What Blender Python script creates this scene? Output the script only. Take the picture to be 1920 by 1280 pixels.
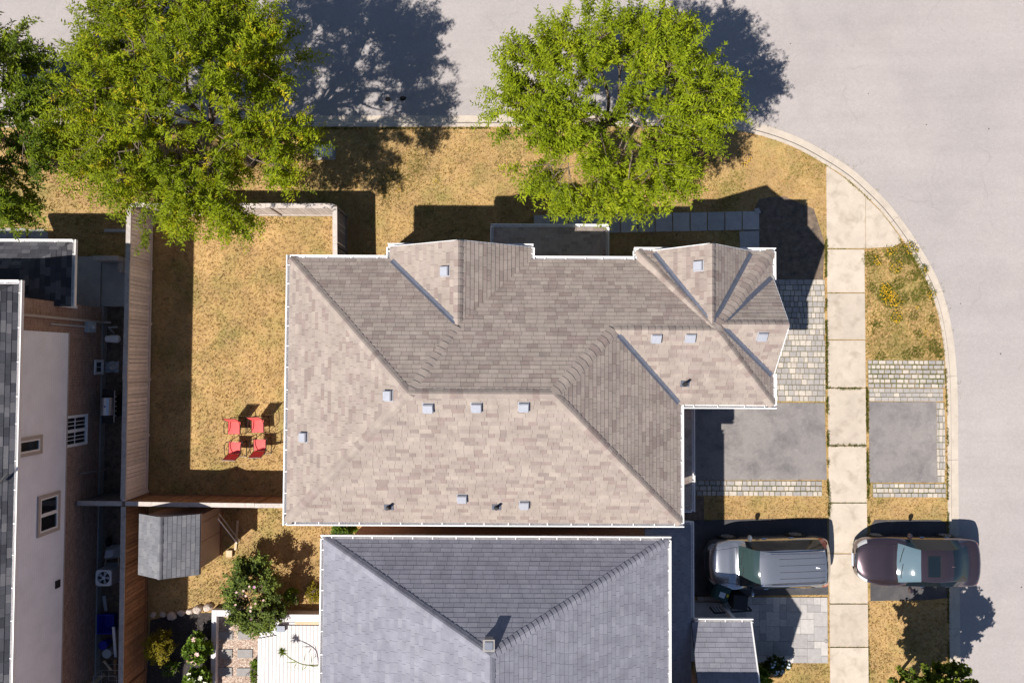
import bpy, math, random
import numpy as np
from mathutils import Vector, Matrix, Quaternion
rnd = random.Random(7)
npr = np.random.default_rng(11)
sc = bpy.context.scene
col = sc.collection
for o in list(bpy.data.objects): bpy.data.objects.remove(o)

# ------------------------------------------------------------------ camera, sky, sun, exposure
FPX, HC, TILT, ROLL = 1333.0, 27.8, math.radians(1.6), 0.0048      # drone 27.8 m above the lawn, looking almost straight down
cam = bpy.data.cameras.new('camera'); cam.lens = 36 * FPX / 1920; cam.sensor_width = 36
cam.clip_start = 0.1; cam.clip_end = 2000
camo = bpy.data.objects.new('camera', cam); col.objects.link(camo); sc.camera = camo
e2 = Vector((0, math.cos(TILT), math.sin(TILT))); fw = Vector((0, math.sin(TILT), -math.cos(TILT)))
rt = Vector((1, 0, 0)) * math.cos(ROLL) + e2 * math.sin(ROLL)
upv = e2 * math.cos(ROLL) - Vector((1, 0, 0)) * math.sin(ROLL)
m3 = Matrix((rt, upv, -fw)).transposed().to_4x4(); m3.translation = (0, 0, HC)
camo.matrix_world = m3
SUN = Vector((0.60, 0.51, -1.0)).normalized()                       # direction the sunlight travels
world = bpy.data.worlds.new('World'); sc.world = world; world.use_nodes = True
wn = world.node_tree.nodes; wl = world.node_tree.links
sky = wn.new('ShaderNodeTexSky'); sky.sky_type = 'NISHITA'; sky.sun_disc = False; sky.air_density = 0.75; sky.ozone_density = 2.5; sky.dust_density = 0.3
sky.sun_elevation = math.asin(-SUN.z); sky.sun_rotation = math.atan2(-SUN.x, -SUN.y)
wl.new(sky.outputs[0], wn['Background'].inputs[0]); wn['Background'].inputs[1].default_value = 0.068
sl = bpy.data.lights.new('sun', 'SUN'); sl.energy = 5.0; sl.angle = math.radians(0.5); sl.color = (1.0, 0.945, 0.875)
so = bpy.data.objects.new('sun', sl); col.objects.link(so); so.location = (-20, -18, 40)
so.rotation_mode = 'QUATERNION'; so.rotation_quaternion = SUN.to_track_quat('-Z', 'Y')
sc.view_settings.view_transform = 'Standard'; sc.view_settings.look = 'None'
sc.view_settings.exposure = 0.62; sc.view_settings.gamma = 1.0; sc.view_settings.use_curve_mapping = False
sc.render.engine = 'CYCLES'
sc.render.resolution_x = 1024; sc.render.resolution_y = 682

# ------------------------------------------------------------------ surveying: a sight line of the drone cut with a level, wall or roof plane
def ray(px, py):
    dx, dy = (px - 960) / FPX, (640 - py) / FPX
    return rt * dx + upv * dy + fw
def W(px, py, z=0.0):
    d = ray(px, py); l = (z - HC) / d.z
    return Vector((d.x * l, d.y * l, z))
def WX(px, py, X):
    d = ray(px, py); l = X / d.x
    return Vector((X, d.y * l, HC + d.z * l))
def WP(px, py, p0, n):
    d = ray(px, py); o = Vector((0, 0, HC)); l = (p0 - o).dot(n) / d.dot(n)
    return o + d * l
def WL(pts, z=0.0): return [W(x, y, z) for x, y in pts]

# ------------------------------------------------------------------ materials
def lin(h):
    h = h.lstrip('#'); r = [int(h[i:i+2], 16) / 255 for i in (0, 2, 4)]
    return tuple((c / 12.92 if c < 0.04045 else ((c + 0.055) / 1.055) ** 2.4) for c in r)
def c4(c): return (c[0], c[1], c[2], 1)
class NT:
    def __init__(s, name):
        s.m = bpy.data.materials.new(name); s.m.use_nodes = True
        s.t = s.m.node_tree; s.n = s.t.nodes; s.l = s.t.links
        s.b = s.n['Principled BSDF']; s.pos = None
    def P(s):
        if s.pos is None:
            s.pos = s.n.new('ShaderNodeNewGeometry').outputs['Position']
        return s.pos
    def noise(s, scale, detail=5, rough=0.6, dist=0.0, vec=None):
        t = s.n.new('ShaderNodeTexNoise'); t.inputs['Scale'].default_value = scale
        t.inputs['Detail'].default_value = detail; t.inputs['Roughness'].default_value = rough
        t.inputs['Distortion'].default_value = dist
        s.l.new(vec or s.P(), t.inputs['Vector']); return t.outputs['Fac']
    def ramp(s, fac, stops):
        r = s.n.new('ShaderNodeValToRGB'); e = r.color_ramp.elements
        while len(e) > len(stops): e.remove(e[-1])
        while len(e) < len(stops): e.new(0.5)
        for el, (p, c) in zip(e, stops):
            el.position = p; el.color = c4(c) if not isinstance(c, (int, float)) else (c, c, c, 1)
        s.l.new(fac, r.inputs[0]); return r.outputs[0]
    def mix(s, fac, a, b, mode='MIX'):
        x = s.n.new('ShaderNodeMix'); x.data_type = 'RGBA'; x.blend_type = mode
        for sock, v in ((x.inputs[0], fac), (x.inputs[6], a), (x.inputs[7], b)):
            if isinstance(v, (int, float)): sock.default_value = v if sock == x.inputs[0] else (v, v, v, 1)
            elif isinstance(v, tuple): sock.default_value = c4(v)
            else: s.l.new(v, sock)
        return x.outputs[2]
    def attr(s, name='tint'):
        a = s.n.new('ShaderNodeAttribute'); a.attribute_name = name; return a.outputs['Fac']
    def bump(s, h, strength=0.3, dist=0.02):
        b = s.n.new('ShaderNodeBump'); b.inputs['Strength'].default_value = strength
        b.inputs['Distance'].default_value = dist
        s.l.new(h, b.inputs['Height']); s.l.new(b.outputs[0], s.b.inputs['Normal'])
    def out(s, colour, rough=0.85, metal=0.0, spec=0.3, coat=0.0):
        if isinstance(colour, tuple): s.b.inputs['Base Color'].default_value = c4(colour)
        else: s.l.new(colour, s.b.inputs['Base Color'])
        s.b.inputs['Roughness'].default_value = rough; s.b.inputs['Metallic'].default_value = metal
        s.b.inputs['Specular IOR Level'].default_value = spec
        if coat: s.b.inputs['Coat Weight'].default_value = coat; s.b.inputs['Coat Roughness'].default_value = 0.04
        return s.m
def mul(c, k): return tuple(x * k for x in c)
def mat(name, base, var=0.25, scale=4, fine=60, rough=0.85, bump=0.3, bscale=90, metal=0.0, spec=0.3, dirt=None, dscale=0.7, dlo=0.5, dhi=0.75, tinted=0.0):
    t = NT(name)
    a = t.ramp(t.noise(scale, 8, 0.65), [(0.3, mul(base, 1 - var)), (0.7, mul(base, 1 + var))])
    f = t.ramp(t.noise(fine, 4, 0.7), [(0.3, 0.82), (0.7, 1.15)])
    a = t.mix(1.0, a, f, 'MULTIPLY')
    if dirt: a = t.mix(t.ramp(t.noise(dscale, 7, 0.6, 0.4), [(dlo, 0.0), (dhi, 1.0)]), a, dirt)
    if tinted:
        a = t.mix(1.0, a, t.ramp(t.attr(), [(0, 1 - tinted), (1, 1 + tinted)]), 'MULTIPLY')
    if bump: t.bump(t.noise(bscale, 6, 0.7), bump)
    return t.out(a, rough, metal, spec)
def shingle(name, stops, streak=0.0):
    t = NT(name)
    a = t.ramp(t.attr(), stops)
    a = t.mix(1.0, a, t.ramp(t.noise(2.2, 6, 0.65), [(0.3, 0.84), (0.7, 1.14)]), 'MULTIPLY')
    a = t.mix(1.0, a, t.ramp(t.noise(160, 3, 0.8), [(0.25, 0.72), (0.75, 1.24)]), 'MULTIPLY')
    if streak: a = t.mix(t.ramp(t.noise(0.9, 6, 0.6, 0.6), [(0.52, 0.0), (0.72, streak)]), a, mul(stops[0][1], 0.75))
    t.bump(t.noise(240, 3, 0.8), 0.5, 0.006)
    return t.out(a, 0.95, 0, 0.2)
def leafmat(name, stops, trans=0.35, noise=True):
    t = NT(name)
    a = t.ramp(t.attr(), stops)
    if noise: a = t.mix(1.0, a, t.ramp(t.noise(1.3, 4), [(0.3, 0.8), (0.7, 1.2)]), 'MULTIPLY')
    t.out(a, 0.6, 0, 0.18)
    tr = t.n.new('ShaderNodeBsdfTranslucent'); t.l.new(t.mix(1.0, a, (1.3, 1.15, 0.4), 'MULTIPLY'), tr.inputs[0])
    mx = t.n.new('ShaderNodeMixShader'); mx.inputs[0].default_value = trans
    t.l.new(t.b.outputs[0], mx.inputs[1]); t.l.new(tr.outputs[0], mx.inputs[2])
    t.l.new(mx.outputs[0], t.n['Material Output'].inputs[0]); return t.m
def lawnmat(name, soil=1.0):
    t = NT(name)
    gold, tan, brown = (0.385, 0.245, 0.094), (0.45, 0.31, 0.143), (0.235, 0.15, 0.07)
    g1, g2 = (0.17, 0.165, 0.05), (0.29, 0.235, 0.08)
    a = t.ramp(t.noise(9, 8, 0.75, 0.3), [(0.24, brown), (0.42, gold), (0.62, tan), (0.8, mul(gold, 1.1))])
    a = t.mix(t.ramp(t.noise(0.55, 6, 0.62, 0.2), [(0.46, 0.0), (0.64, 0.7)]), a, t.ramp(t.noise(14, 5, 0.7), [(0.3, g1), (0.7, g2)]))
    a = t.mix(t.ramp(t.noise(1.7, 5, 0.6, 0.3), [(0.45, 0.0), (0.68, 0.55)]), a, (0.40, 0.255, 0.128))
    a = t.mix(t.ramp(t.noise(0.33, 5, 0.6), [(0.55, 0.0), (0.72, 0.5)]), a, mul(brown, 1.3))
    a = t.mix(1.0, a, t.ramp(t.noise(45, 4, 0.8), [(0.25, 0.74), (0.7, 1.2)]), 'MULTIPLY')
    a = t.mix(1.0, a, t.ramp(t.noise(0.9, 5, 0.65, 0.5), [(0.3, 0.80), (0.7, 1.16)]), 'MULTIPLY')
    a = t.mix(t.ramp(t.noise(2.6, 6, 0.7, 0.6), [(0.62, 0.0), (0.74, 0.6)]), a, (0.46, 0.335, 0.18))
    a = t.mix(1.0, a, mul((1, 1, 1), soil), 'MULTIPLY')
    t.bump(t.noise(28, 6, 0.8), 0.55, 0.05)
    return t.out(a, 0.95, 0, 0.1)
def brickmat(name, cs, mortar, w=0.21, h=0.072, bias=0.0):
    t = NT(name)
    sp = t.n.new('ShaderNodeSeparateXYZ'); t.l.new(t.P(), sp.inputs[0])
    ad = t.n.new('ShaderNodeMath'); t.l.new(sp.outputs[0], ad.inputs[0]); t.l.new(sp.outputs[1], ad.inputs[1])
    cb = t.n.new('ShaderNodeCombineXYZ'); t.l.new(ad.outputs[0], cb.inputs[0]); t.l.new(sp.outputs[2], cb.inputs[1])
    b = t.n.new('ShaderNodeTexBrick'); t.l.new(cb.outputs[0], b.inputs['Vector'])
    b.inputs['Scale'].default_value = 1; b.inputs['Brick Width'].default_value = w; b.inputs['Row Height'].default_value = h
    b.inputs['Mortar Size'].default_value = 0.006; b.inputs['Bias'].default_value = bias
    b.inputs['Color1'].default_value = c4(cs[0]); b.inputs['Color2'].default_value = c4(cs[1]); b.inputs['Mortar'].default_value = c4(mortar)
    a = t.mix(1.0, b.outputs[0], t.ramp(t.noise(6, 6, 0.7), [(0.3, 0.75), (0.7, 1.25)]), 'MULTIPLY')
    t.bump(b.outputs['Fac'], -0.6, 0.01)
    return t.out(a, 0.9)
def sidingmat(name, base):
    t = NT(name)
    sp = t.n.new('ShaderNodeSeparateXYZ'); t.l.new(t.P(), sp.inputs[0])
    m = t.n.new('ShaderNodeMath'); m.operation = 'MULTIPLY'; m.inputs[1].default_value = 1 / 0.11; t.l.new(sp.outputs[2], m.inputs[0])
    f = t.n.new('ShaderNodeMath'); f.operation = 'FRACT'; t.l.new(m.outputs[0], f.inputs[0])
    a = t.mix(1.0, t.ramp(t.noise(1.5, 5), [(0.3, mul(base, 0.92)), (0.7, mul(base, 1.05))]), t.ramp(f.outputs[0], [(0.0, 0.72), (0.08, 1.0)]), 'MULTIPLY')
    t.bump(f.outputs[0], 0.6, 0.012)
    return t.out(a, 0.6)
def paint(name, base, metal=0.5, rough=0.32, coat=1.0):
    t = NT(name)
    fl = t.ramp(t.noise(420, 2), [(0.3, mul(base, 0.8)), (0.7, mul(base, 1.25))])
    fl = t.mix(t.ramp(t.noise(3, 6, 0.7), [(0.55, 0.0), (0.8, 0.10)]), fl, (0.25, 0.22, 0.18))
    return t.out(fl, rough, metal, 0.5, coat)

MT = {}
MT['lawn'] = lawnmat('dry_lawn')
def tuft_mat():
    m = lawnmat('grass_blades', 1.12); return m
MT['grass'] = tuft_mat()
MT['greenweed'] = leafmat('weed_green', [(0, (0.09, 0.115, 0.016)), (0.6, (0.18, 0.19, 0.028)), (1, (0.32, 0.26, 0.07))], 0.2)
MT['flower_y'] = mat('yellow_petals', (0.62, 0.36, 0.01), 0.15, bump=0)
def asphalt(name, base, warm, cr=0.0, stain=None, speck=0.3):
    t = NT(name)
    a = t.ramp(t.noise(0.16, 7, 0.6, 0.3), [(0.3, base), (0.7, warm)])
    a = t.mix(t.ramp(t.noise(0.5, 8, 0.65, 0.8), [(0.5, 0.0), (0.75, 0.35)]), a, mul(base, 0.8))
    a = t.mix(1.0, a, t.ramp(t.noise(38, 4, 0.8), [(0.25, 0.80), (0.75, 1.16)]), 'MULTIPLY')
    a = t.mix(1.0, a, t.ramp(t.noise(130, 3, 0.85), [(0.2, 1 - speck), (0.8, 1 + speck)]), 'MULTIPLY')
    a = t.mix(1.0, a, t.ramp(t.noise(7, 6, 0.75, 0.2), [(0.28, 0.93), (0.72, 1.06)]), 'MULTIPLY')
    vm = t.n.new('ShaderNodeVectorMath'); vm.operation = 'MULTIPLY'; vm.inputs[1].default_value = (0.10, 1.0, 1.0); t.l.new(t.P(), vm.inputs[0])
    a = t.mix(1.0, a, t.ramp(t.noise(1.1, 5, 0.6, 0.3, vm.outputs[0]), [(0.3, 0.95), (0.7, 1.05)]), 'MULTIPLY')
    a = t.mix(t.ramp(t.noise(1.6, 5, 0.6, 1.0), [(0.68, 0.0), (0.78, 0.35)]), a, mul(base, 0.72))
    if cr:
        v = t.n.new('ShaderNodeTexVoronoi'); v.feature = 'DISTANCE_TO_EDGE'; v.inputs['Scale'].default_value = 0.22
        ds = t.n.new('ShaderNodeVectorMath'); ds.operation = 'ADD'
        nz = t.n.new('ShaderNodeTexNoise'); nz.inputs['Scale'].default_value = 0.8; nz.inputs['Detail'].default_value = 6
        t.l.new(t.P(), nz.inputs['Vector']); t.l.new(t.P(), ds.inputs[0]); t.l.new(nz.outputs['Color'], ds.inputs[1])
        t.l.new(ds.outputs[0], v.inputs['Vector'])
        k = t.ramp(v.outputs['Distance'], [(0.0, cr), (0.006, 0.0)])
        g = t.ramp(t.noise(0.35, 3), [(0.5, 0.0), (0.6, 1.0)])
        a = t.mix(t.mix(1.0, k, g, 'MULTIPLY'), a, mul(base, 0.5))
    if stain: a = t.mix(t.ramp(t.noise(0.9, 9, 0.7, 0.3), [(0.46, 0.0), (0.70, 0.7)]), a, stain)
    if stain: a = t.mix(t.ramp(t.noise(5, 8, 0.75, 0.4), [(0.52, 0.0), (0.7, 0.45)]), a, mul(warm, 1.25))
    t.bump(t.noise(150, 4, 0.85), 0.45, 0.012)
    return t.out(a, 0.92, 0, 0.25)
MT['road'] = asphalt('worn_road_asphalt', (0.322, 0.295, 0.287), (0.375, 0.337, 0.32), 0.25)
MT['drive'] = asphalt('faded_driveway_asphalt', (0.20, 0.186, 0.184), (0.25, 0.228, 0.215), 0, (0.085, 0.08, 0.086), 0.4)
MT['blacktop'] = asphalt('sealed_black_asphalt', (0.055, 0.055, 0.062), (0.075, 0.07, 0.072), 0, (0.13, 0.12, 0.115), 0.4)
MT['concrete'] = mat('cream_concrete', (0.465, 0.40, 0.328), 0.10, 1.4, 70, 0.9, 0.35, 120, dirt=(0.30, 0.25, 0.195), dscale=2.0, dlo=0.50, dhi=0.80, tinted=0.13)
MT['curb'] = mat('curb_concrete', (0.475, 0.41, 0.34), 0.1, 2.5, 60, 0.9, 0.35, 90, dirt=(0.28, 0.23, 0.18), dscale=2.6, dlo=0.58, dhi=0.85)
MT['slab'] = mat('grey_patio_slab', (0.40, 0.38, 0.36), 0.12, 3, 60, 0.9, 0.3, 90, tinted=0.12)
MT['paver'] = None
def pav(name, stops):
    t = NT(name); a = t.ramp(t.attr(), stops)
    a = t.mix(1.0, a, t.ramp(t.noise(7, 6, 0.7), [(0.3, 0.85), (0.7, 1.12)]), 'MULTIPLY')
    a = t.mix(1.0, a, t.ramp(t.noise(110, 3, 0.8), [(0.25, 0.78), (0.75, 1.2)]), 'MULTIPLY')
    t.bump(t.noise(120, 4, 0.8), 0.4, 0.01); return t.out(a, 0.92, 0, 0.2)
MT['paver'] = pav('tumbled_paver', [(0, (0.28, 0.26, 0.25)), (0.45, (0.33, 0.305, 0.288)), (0.75, (0.37, 0.338, 0.31)), (0.85, (0.43, 0.385, 0.335)), (1, (0.49, 0.435, 0.375))])
MT['bigpaver'] = pav('smooth_ashlar_paver', [(0, (0.30, 0.285, 0.28)), (0.5, (0.40, 0.375, 0.36)), (1, (0.48, 0.45, 0.42))])
MT['joint'] = mat('mossy_joint_sand', (0.17, 0.13, 0.06), 0.4, 6, 80, dirt=(0.09, 0.10, 0.025), dscale=2.2, dlo=0.45, dhi=0.6)
MT['jointgrey'] = mat('grey_joint_sand', (0.15, 0.14, 0.13), 0.2)
MT['soil'] = mat('bare_dark_soil', (0.155, 0.115, 0.085), 0.4, 5, 70, 0.95, 0.9, 40, dirt=(0.07, 0.06, 0.05), dscale=3.0, dlo=0.55, dhi=0.68)
MT['mulch'] = mat('black_mulch', (0.045, 0.038, 0.036), 0.6, 18, 90, 0.95, 1.0, 50, dirt=(0.10, 0.085, 0.08), dscale=9, dlo=0.55, dhi=0.7)
MT['gravelbase'] = mat('gravel_bed', (0.34, 0.25, 0.19), 0.4, 20, 90, 0.9, 1.0, 60)
MT['pebble'] = pav('pebble', [(0, (0.24, 0.17, 0.13)), (0.4, (0.42, 0.30, 0.24)), (0.7, (0.52, 0.42, 0.34)), (1, (0.66, 0.60, 0.54))])
BR = [(0.0, lin('93857e')), (0.16, lin('98837b')), (0.32, lin('a38f87')), (0.52, lin('ab9b91')), (0.75, lin('b3a498')), (1.0, lin('bcad9f'))]
MT['brown_sh'] = shingle('brown_blend_shingle', [(p, tuple((c[i] * 0.6 + lin('a5958b')[i] * 0.4) * k for i, k in enumerate((0.735, 0.755, 0.775)))) for p, c in BR], 0.35)
MT['brown_deck'] = mat('brown_shingle_underlay', (0.10, 0.085, 0.075), 0.2)
GY = [(0.0, lin('7f7f89')), (0.4, lin('868690')), (0.75, lin('8c8c95')), (1.0, lin('94949c'))]
MT['grey_sh'] = shingle('slate_grey_shingle', [(p, tuple((c[i] * 0.55 + lin('87878f')[i] * 0.45) * (0.87, 0.87, 0.88)[i] for i in range(3))) for p, c in GY], 0.2)
MT['grey_deck'] = mat('grey_shingle_underlay', (0.05, 0.05, 0.055), 0.2)
DK = [(0.0, lin('3a3a40')), (0.4, lin('4a4a50')), (0.75, lin('5a595e')), (1.0, lin('6c6a6c'))]
MT['dark_sh'] = shingle('charcoal_shingle', DK, 0.1)
MT['shed_sh'] = shingle('shed_grey_shingle', [(0.0, lin('66676c')), (0.5, lin('6d6e73')), (1.0, lin('77777a'))], 0.1)
MT['flash'] = mat('blue_grey_valley_metal', (0.115, 0.125, 0.16), 0.15, 5, 60, 0.5, 0.1, metal=0.3, spec=0.5)
MT['vent'] = mat('galvanised_vent_metal', (0.42, 0.43, 0.47), 0.08, 4, 50, 0.45, 0.1, metal=0.35, spec=0.5)
MT['white'] = mat('white_painted_aluminium', (0.78, 0.76, 0.75), 0.05, 3, 40, 0.45, 0.05, spec=0.5)
MT['black'] = mat('matt_black_plastic', (0.018, 0.018, 0.02), 0.2, 5, 50, 0.55, 0.1, spec=0.4)
MT['blackmetal'] = mat('black_powder_coat', (0.02, 0.018, 0.018), 0.2, 5, 50, 0.35, 0.05, metal=0.3, spec=0.5)
MT['brickb'] = brickmat('red_brown_brick', [(0.24, 0.13, 0.09), (0.33, 0.20, 0.145)], (0.36, 0.32, 0.28))
MT['brickm'] = brickmat('tan_brown_brick', [(0.36, 0.23, 0.17), (0.42, 0.29, 0.21)], (0.4, 0.36, 0.32))
MT['brickg'] = brickmat('orange_brown_brick', [(0.33, 0.15, 0.085), (0.40, 0.20, 0.12)], (0.36, 0.30, 0.26))
MT['siding'] = sidingmat('pale_vinyl_siding', (0.84, 0.85, 0.92))
MT['trimbeige'] = mat('beige_window_trim', (0.42, 0.36, 0.32), 0.06, bump=0.05, rough=0.6)
MT['fenceold'] = mat('weathered_tan_fence', (0.74, 0.65, 0.60), 0.12, 5, 80, 0.9, 0.4, 60, tinted=0.14)
MT['fencecap'] = mat('grey_fence_cap', (0.40, 0.36, 0.33), 0.18, 6, 80, 0.9, 0.4, 60, dirt=(0.12, 0.10, 0.09), dscale=5, dlo=0.6, dhi=0.75)
MT['fencewhite'] = mat('bleached_fence_wood', (0.50, 0.44, 0.40), 0.15, 6, 80, 0.9, 0.4, 60, dirt=(0.2, 0.17, 0.14), dscale=5, dlo=0.58, dhi=0.75, tinted=0.1)
MT['cedar'] = mat('red_cedar_fence', (0.31, 0.165, 0.085), 0.25, 7, 80, 0.85, 0.4, 60, tinted=0.2)
MT['fencedark'] = mat('grey_brown_gate_wood', (0.20, 0.17, 0.15), 0.15, 6, 80, 0.9, 0.4, 60, tinted=0.12)
MT['lumber'] = mat('raw_lumber', (0.55, 0.42, 0.28), 0.12, 8, 80, 0.8, 0.3)
MT['shedwall'] = mat('taupe_shed_panel', (0.36, 0.28, 0.235), 0.06, 3, 60, 0.7, 0.15)
MT['deck'] = mat('pale_grey_deck_board', (0.56, 0.545, 0.54), 0.07, 6, 80, 0.75, 0.25, 60, tinted=0.06)
MT['planter'] = mat('white_grey_timber_edging', (0.55, 0.53, 0.55), 0.08, 5, 70, 0.8, 0.2)
MT['stone'] = mat('stepping_stone', (0.27, 0.255, 0.245), 0.12, 6, 90, 0.9, 0.3, 100)
MT['rock'] = mat('pale_boulder', (0.50, 0.42, 0.36), 0.25, 6, 60, 0.9, 0.8, 20)
MT['red'] = mat('red_sling_fabric', (0.72, 0.10, 0.095), 0.06, 8, 200, 0.7, 0.2, 300)
MT['glass'] = NT('window_glass').out((0.012, 0.016, 0.02), 0.06, 0, 0.9)
MT['carglass'] = NT('car_glass').out((0.008, 0.014, 0.02), 0.05, 0, 0.5)
MT['windsh'] = NT('windshield_glass').out((0.10, 0.15, 0.18), 0.06, 0, 0.8, 0.4)  # opaque pale blue base stands in for reflected sky and dashboard
MT['windsh2'] = NT('tinted_windshield_glass').out((0.028, 0.05, 0.052), 0.05, 0, 0.7, 0.3)
MT['suv'] = paint('grey_metallic_paint', (0.40, 0.41, 0.44), 0.8, 0.22)
MT['plum'] = paint('plum_brown_metallic_paint', (0.105, 0.074, 0.087), 0.8, 0.2)
MT['navy'] = paint('navy_paint', (0.012, 0.025, 0.07), 0.4, 0.25)
MT['chrome'] = NT('bright_chrome').out((0.75, 0.76, 0.78), 0.18, 1.0)
MT['steel'] = mat('brushed_steel', (0.55, 0.56, 0.58), 0.06, 4, 90, 0.35, 0.05, metal=0.8)
MT['lampred'] = NT('red_lamp_lens').out((0.42, 0.012, 0.016), 0.15, 0, 0.6, 0.6)
MT['lampwhite'] = NT('clear_lamp_lens').out((0.55, 0.56, 0.58), 0.12, 0.2, 0.7, 0.6)
MT['rubber'] = mat('tyre_rubber', (0.022, 0.022, 0.023), 0.2, 8, 80, 0.8, 0.3)
MT['bark'] = mat('grey_brown_bark', (0.15, 0.115, 0.085), 0.3, 9, 60, 0.9, 0.9, 30)
MT['locust'] = leafmat('honey_locust_leaf', [(0, (0.08, 0.112, 0.004)), (0.35, (0.17, 0.222, 0.006)), (0.7, (0.265, 0.325, 0.008)), (0.92, (0.35, 0.395, 0.012)), (1, (0.50, 0.42, 0.02))], 0.42)
MT['locust2'] = leafmat('young_locust_leaf', [(0, (0.09, 0.13, 0.005)), (0.35, (0.19, 0.25, 0.008)), (0.7, (0.285, 0.355, 0.011)), (1, (0.40, 0.44, 0.02))], 0.42)
MT['locust3'] = leafmat('dark_locust_leaf', [(0, (0.05, 0.085, 0.005)), (0.5, (0.12, 0.175, 0.007)), (1, (0.24, 0.29, 0.015))], 0.35)  # deeper green than the other two locust leaf colours
MT['maple'] = leafmat('maple_leaf', [(0, (0.045, 0.075, 0.008)), (0.5, (0.10, 0.14, 0.012)), (1, (0.22, 0.24, 0.03))], 0.3)
MT['hibiscus'] = leafmat('hibiscus_leaf', [(0, (0.045, 0.07, 0.014)), (0.5, (0.11, 0.155, 0.025)), (1, (0.22, 0.27, 0.05))], 0.25)
MT['hydra'] = leafmat('hydrangea_leaf', [(0, (0.04, 0.08, 0.008)), (0.5, (0.10, 0.17, 0.012)), (1, (0.19, 0.27, 0.03))], 0.3)
MT['goldbush'] = leafmat('golden_cypress_leaf', [(0, (0.11, 0.10, 0.006)), (0.5, (0.24, 0.20, 0.010)), (1, (0.36, 0.30, 0.02))], 0.3)
MT['darkbush'] = leafmat('dark_shrub_leaf', [(0, (0.02, 0.035, 0.008)), (1, (0.09, 0.11, 0.015))], 0.2)
MT['pink'] = mat('pale_pink_petals', (0.72, 0.50, 0.46), 0.15, bump=0)
MT['peach'] = mat('peach_petals', (0.70, 0.45, 0.30), 0.15, bump=0)
MT['ivory'] = mat('ivory_petals', (0.74, 0.72, 0.58), 0.1, bump=0)
MT['lilac'] = mat('lilac_petals', (0.55, 0.28, 0.45), 0.15, bump=0)
MT['blue'] = mat('blue_plastic', (0.02, 0.03, 0.30), 0.1, rough=0.4, bump=0.05)
MT['bingreen'] = mat('dark_green_bin_plastic', (0.02, 0.055, 0.05), 0.1, rough=0.45, bump=0.1)
MT['sticker'] = mat('white_sticker', (0.62, 0.66, 0.72), 0.05, bump=0)
MT['yellow'] = mat('yellow_sticker', (0.6, 0.5, 0.03), 0.05, bump=0)
MT['acgrey'] = mat('air_conditioner_metal', (0.42, 0.45, 0.47), 0.06, rough=0.5, bump=0.05)
MT['tar'] = mat('tar_spot', (0.02, 0.016, 0.015), 0.2)
MT['foundation'] = mat('grey_foundation', (0.30, 0.29, 0.28), 0.12)

# ------------------------------------------------------------------ builders
MW = {}
def mk(name, V, Fc, m, parent=None, tint=None, smooth=False, local=False):
    me = bpy.data.meshes.new(name); me.from_pydata([tuple(v) for v in V], [], Fc)
    if m is not None: me.materials.append(MT[m] if isinstance(m, str) else m)
    if tint is not None:
        a = me.attributes.new('tint', 'FLOAT', 'FACE')
        a.data.foreach_set('value', [tint] * len(Fc) if isinstance(tint, (int, float)) else list(tint))
    if smooth: me.polygons.foreach_set('use_smooth', [True] * len(me.polygons))
    return link(name, me, parent, local)
def link(name, me, parent=None, local=False):
    o = bpy.data.objects.new(name, me); col.objects.link(o)
    if parent is not None:
        o.parent = parent
        if not local and parent.name in MW: o.matrix_parent_inverse = MW[parent.name].inverted()
    return o
def npmesh(name, V, F, m, parent=None, tint=None, smooth=False, local=False):
    me = bpy.data.meshes.new(name); n, k = F.shape
    me.vertices.add(len(V)); me.vertices.foreach_set('co', np.ascontiguousarray(V, dtype=np.float32).ravel())
    me.loops.add(n * k); me.loops.foreach_set('vertex_index', np.ascontiguousarray(F, dtype=np.int32).ravel())
    me.polygons.add(n); me.polygons.foreach_set('loop_start', np.arange(0, n * k, k, dtype=np.int32))
    me.update(calc_edges=True)
    me.materials.append(MT[m])
    if tint is not None:
        a = me.attributes.new('tint', 'FLOAT', 'FACE'); a.data.foreach_set('value', np.ascontiguousarray(tint, dtype=np.float32))
    if smooth: me.polygons.foreach_set('use_smooth', [True] * n)
    return link(name, me, parent, local)
def tag(o, label=None, cat=None, group=None, kind=None):
    if label: o['label'] = label
    if cat: o['category'] = cat
    if group: o['group'] = group
    if kind: o['kind'] = kind
    return o
def thing(name, label, cat, loc=(0, 0, 0), rz=0.0, group=None, kind=None):
    o = bpy.data.objects.new(name, None); col.objects.link(o)
    o.empty_display_size = 0.2; o.location = loc; o.rotation_euler = (0, 0, rz)
    MW[o.name] = Matrix.Translation(loc) @ Matrix.Rotation(rz, 4, 'Z')
    return tag(o, label, cat, group, kind)
def struct(name, loc=(0, 0, 0)):
    return thing(name, None, None, loc, kind='structure')
BOXF = [(0, 3, 2, 1), (4, 5, 6, 7), (0, 1, 5, 4), (1, 2, 6, 5), (2, 3, 7, 6), (3, 0, 4, 7)]
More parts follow.
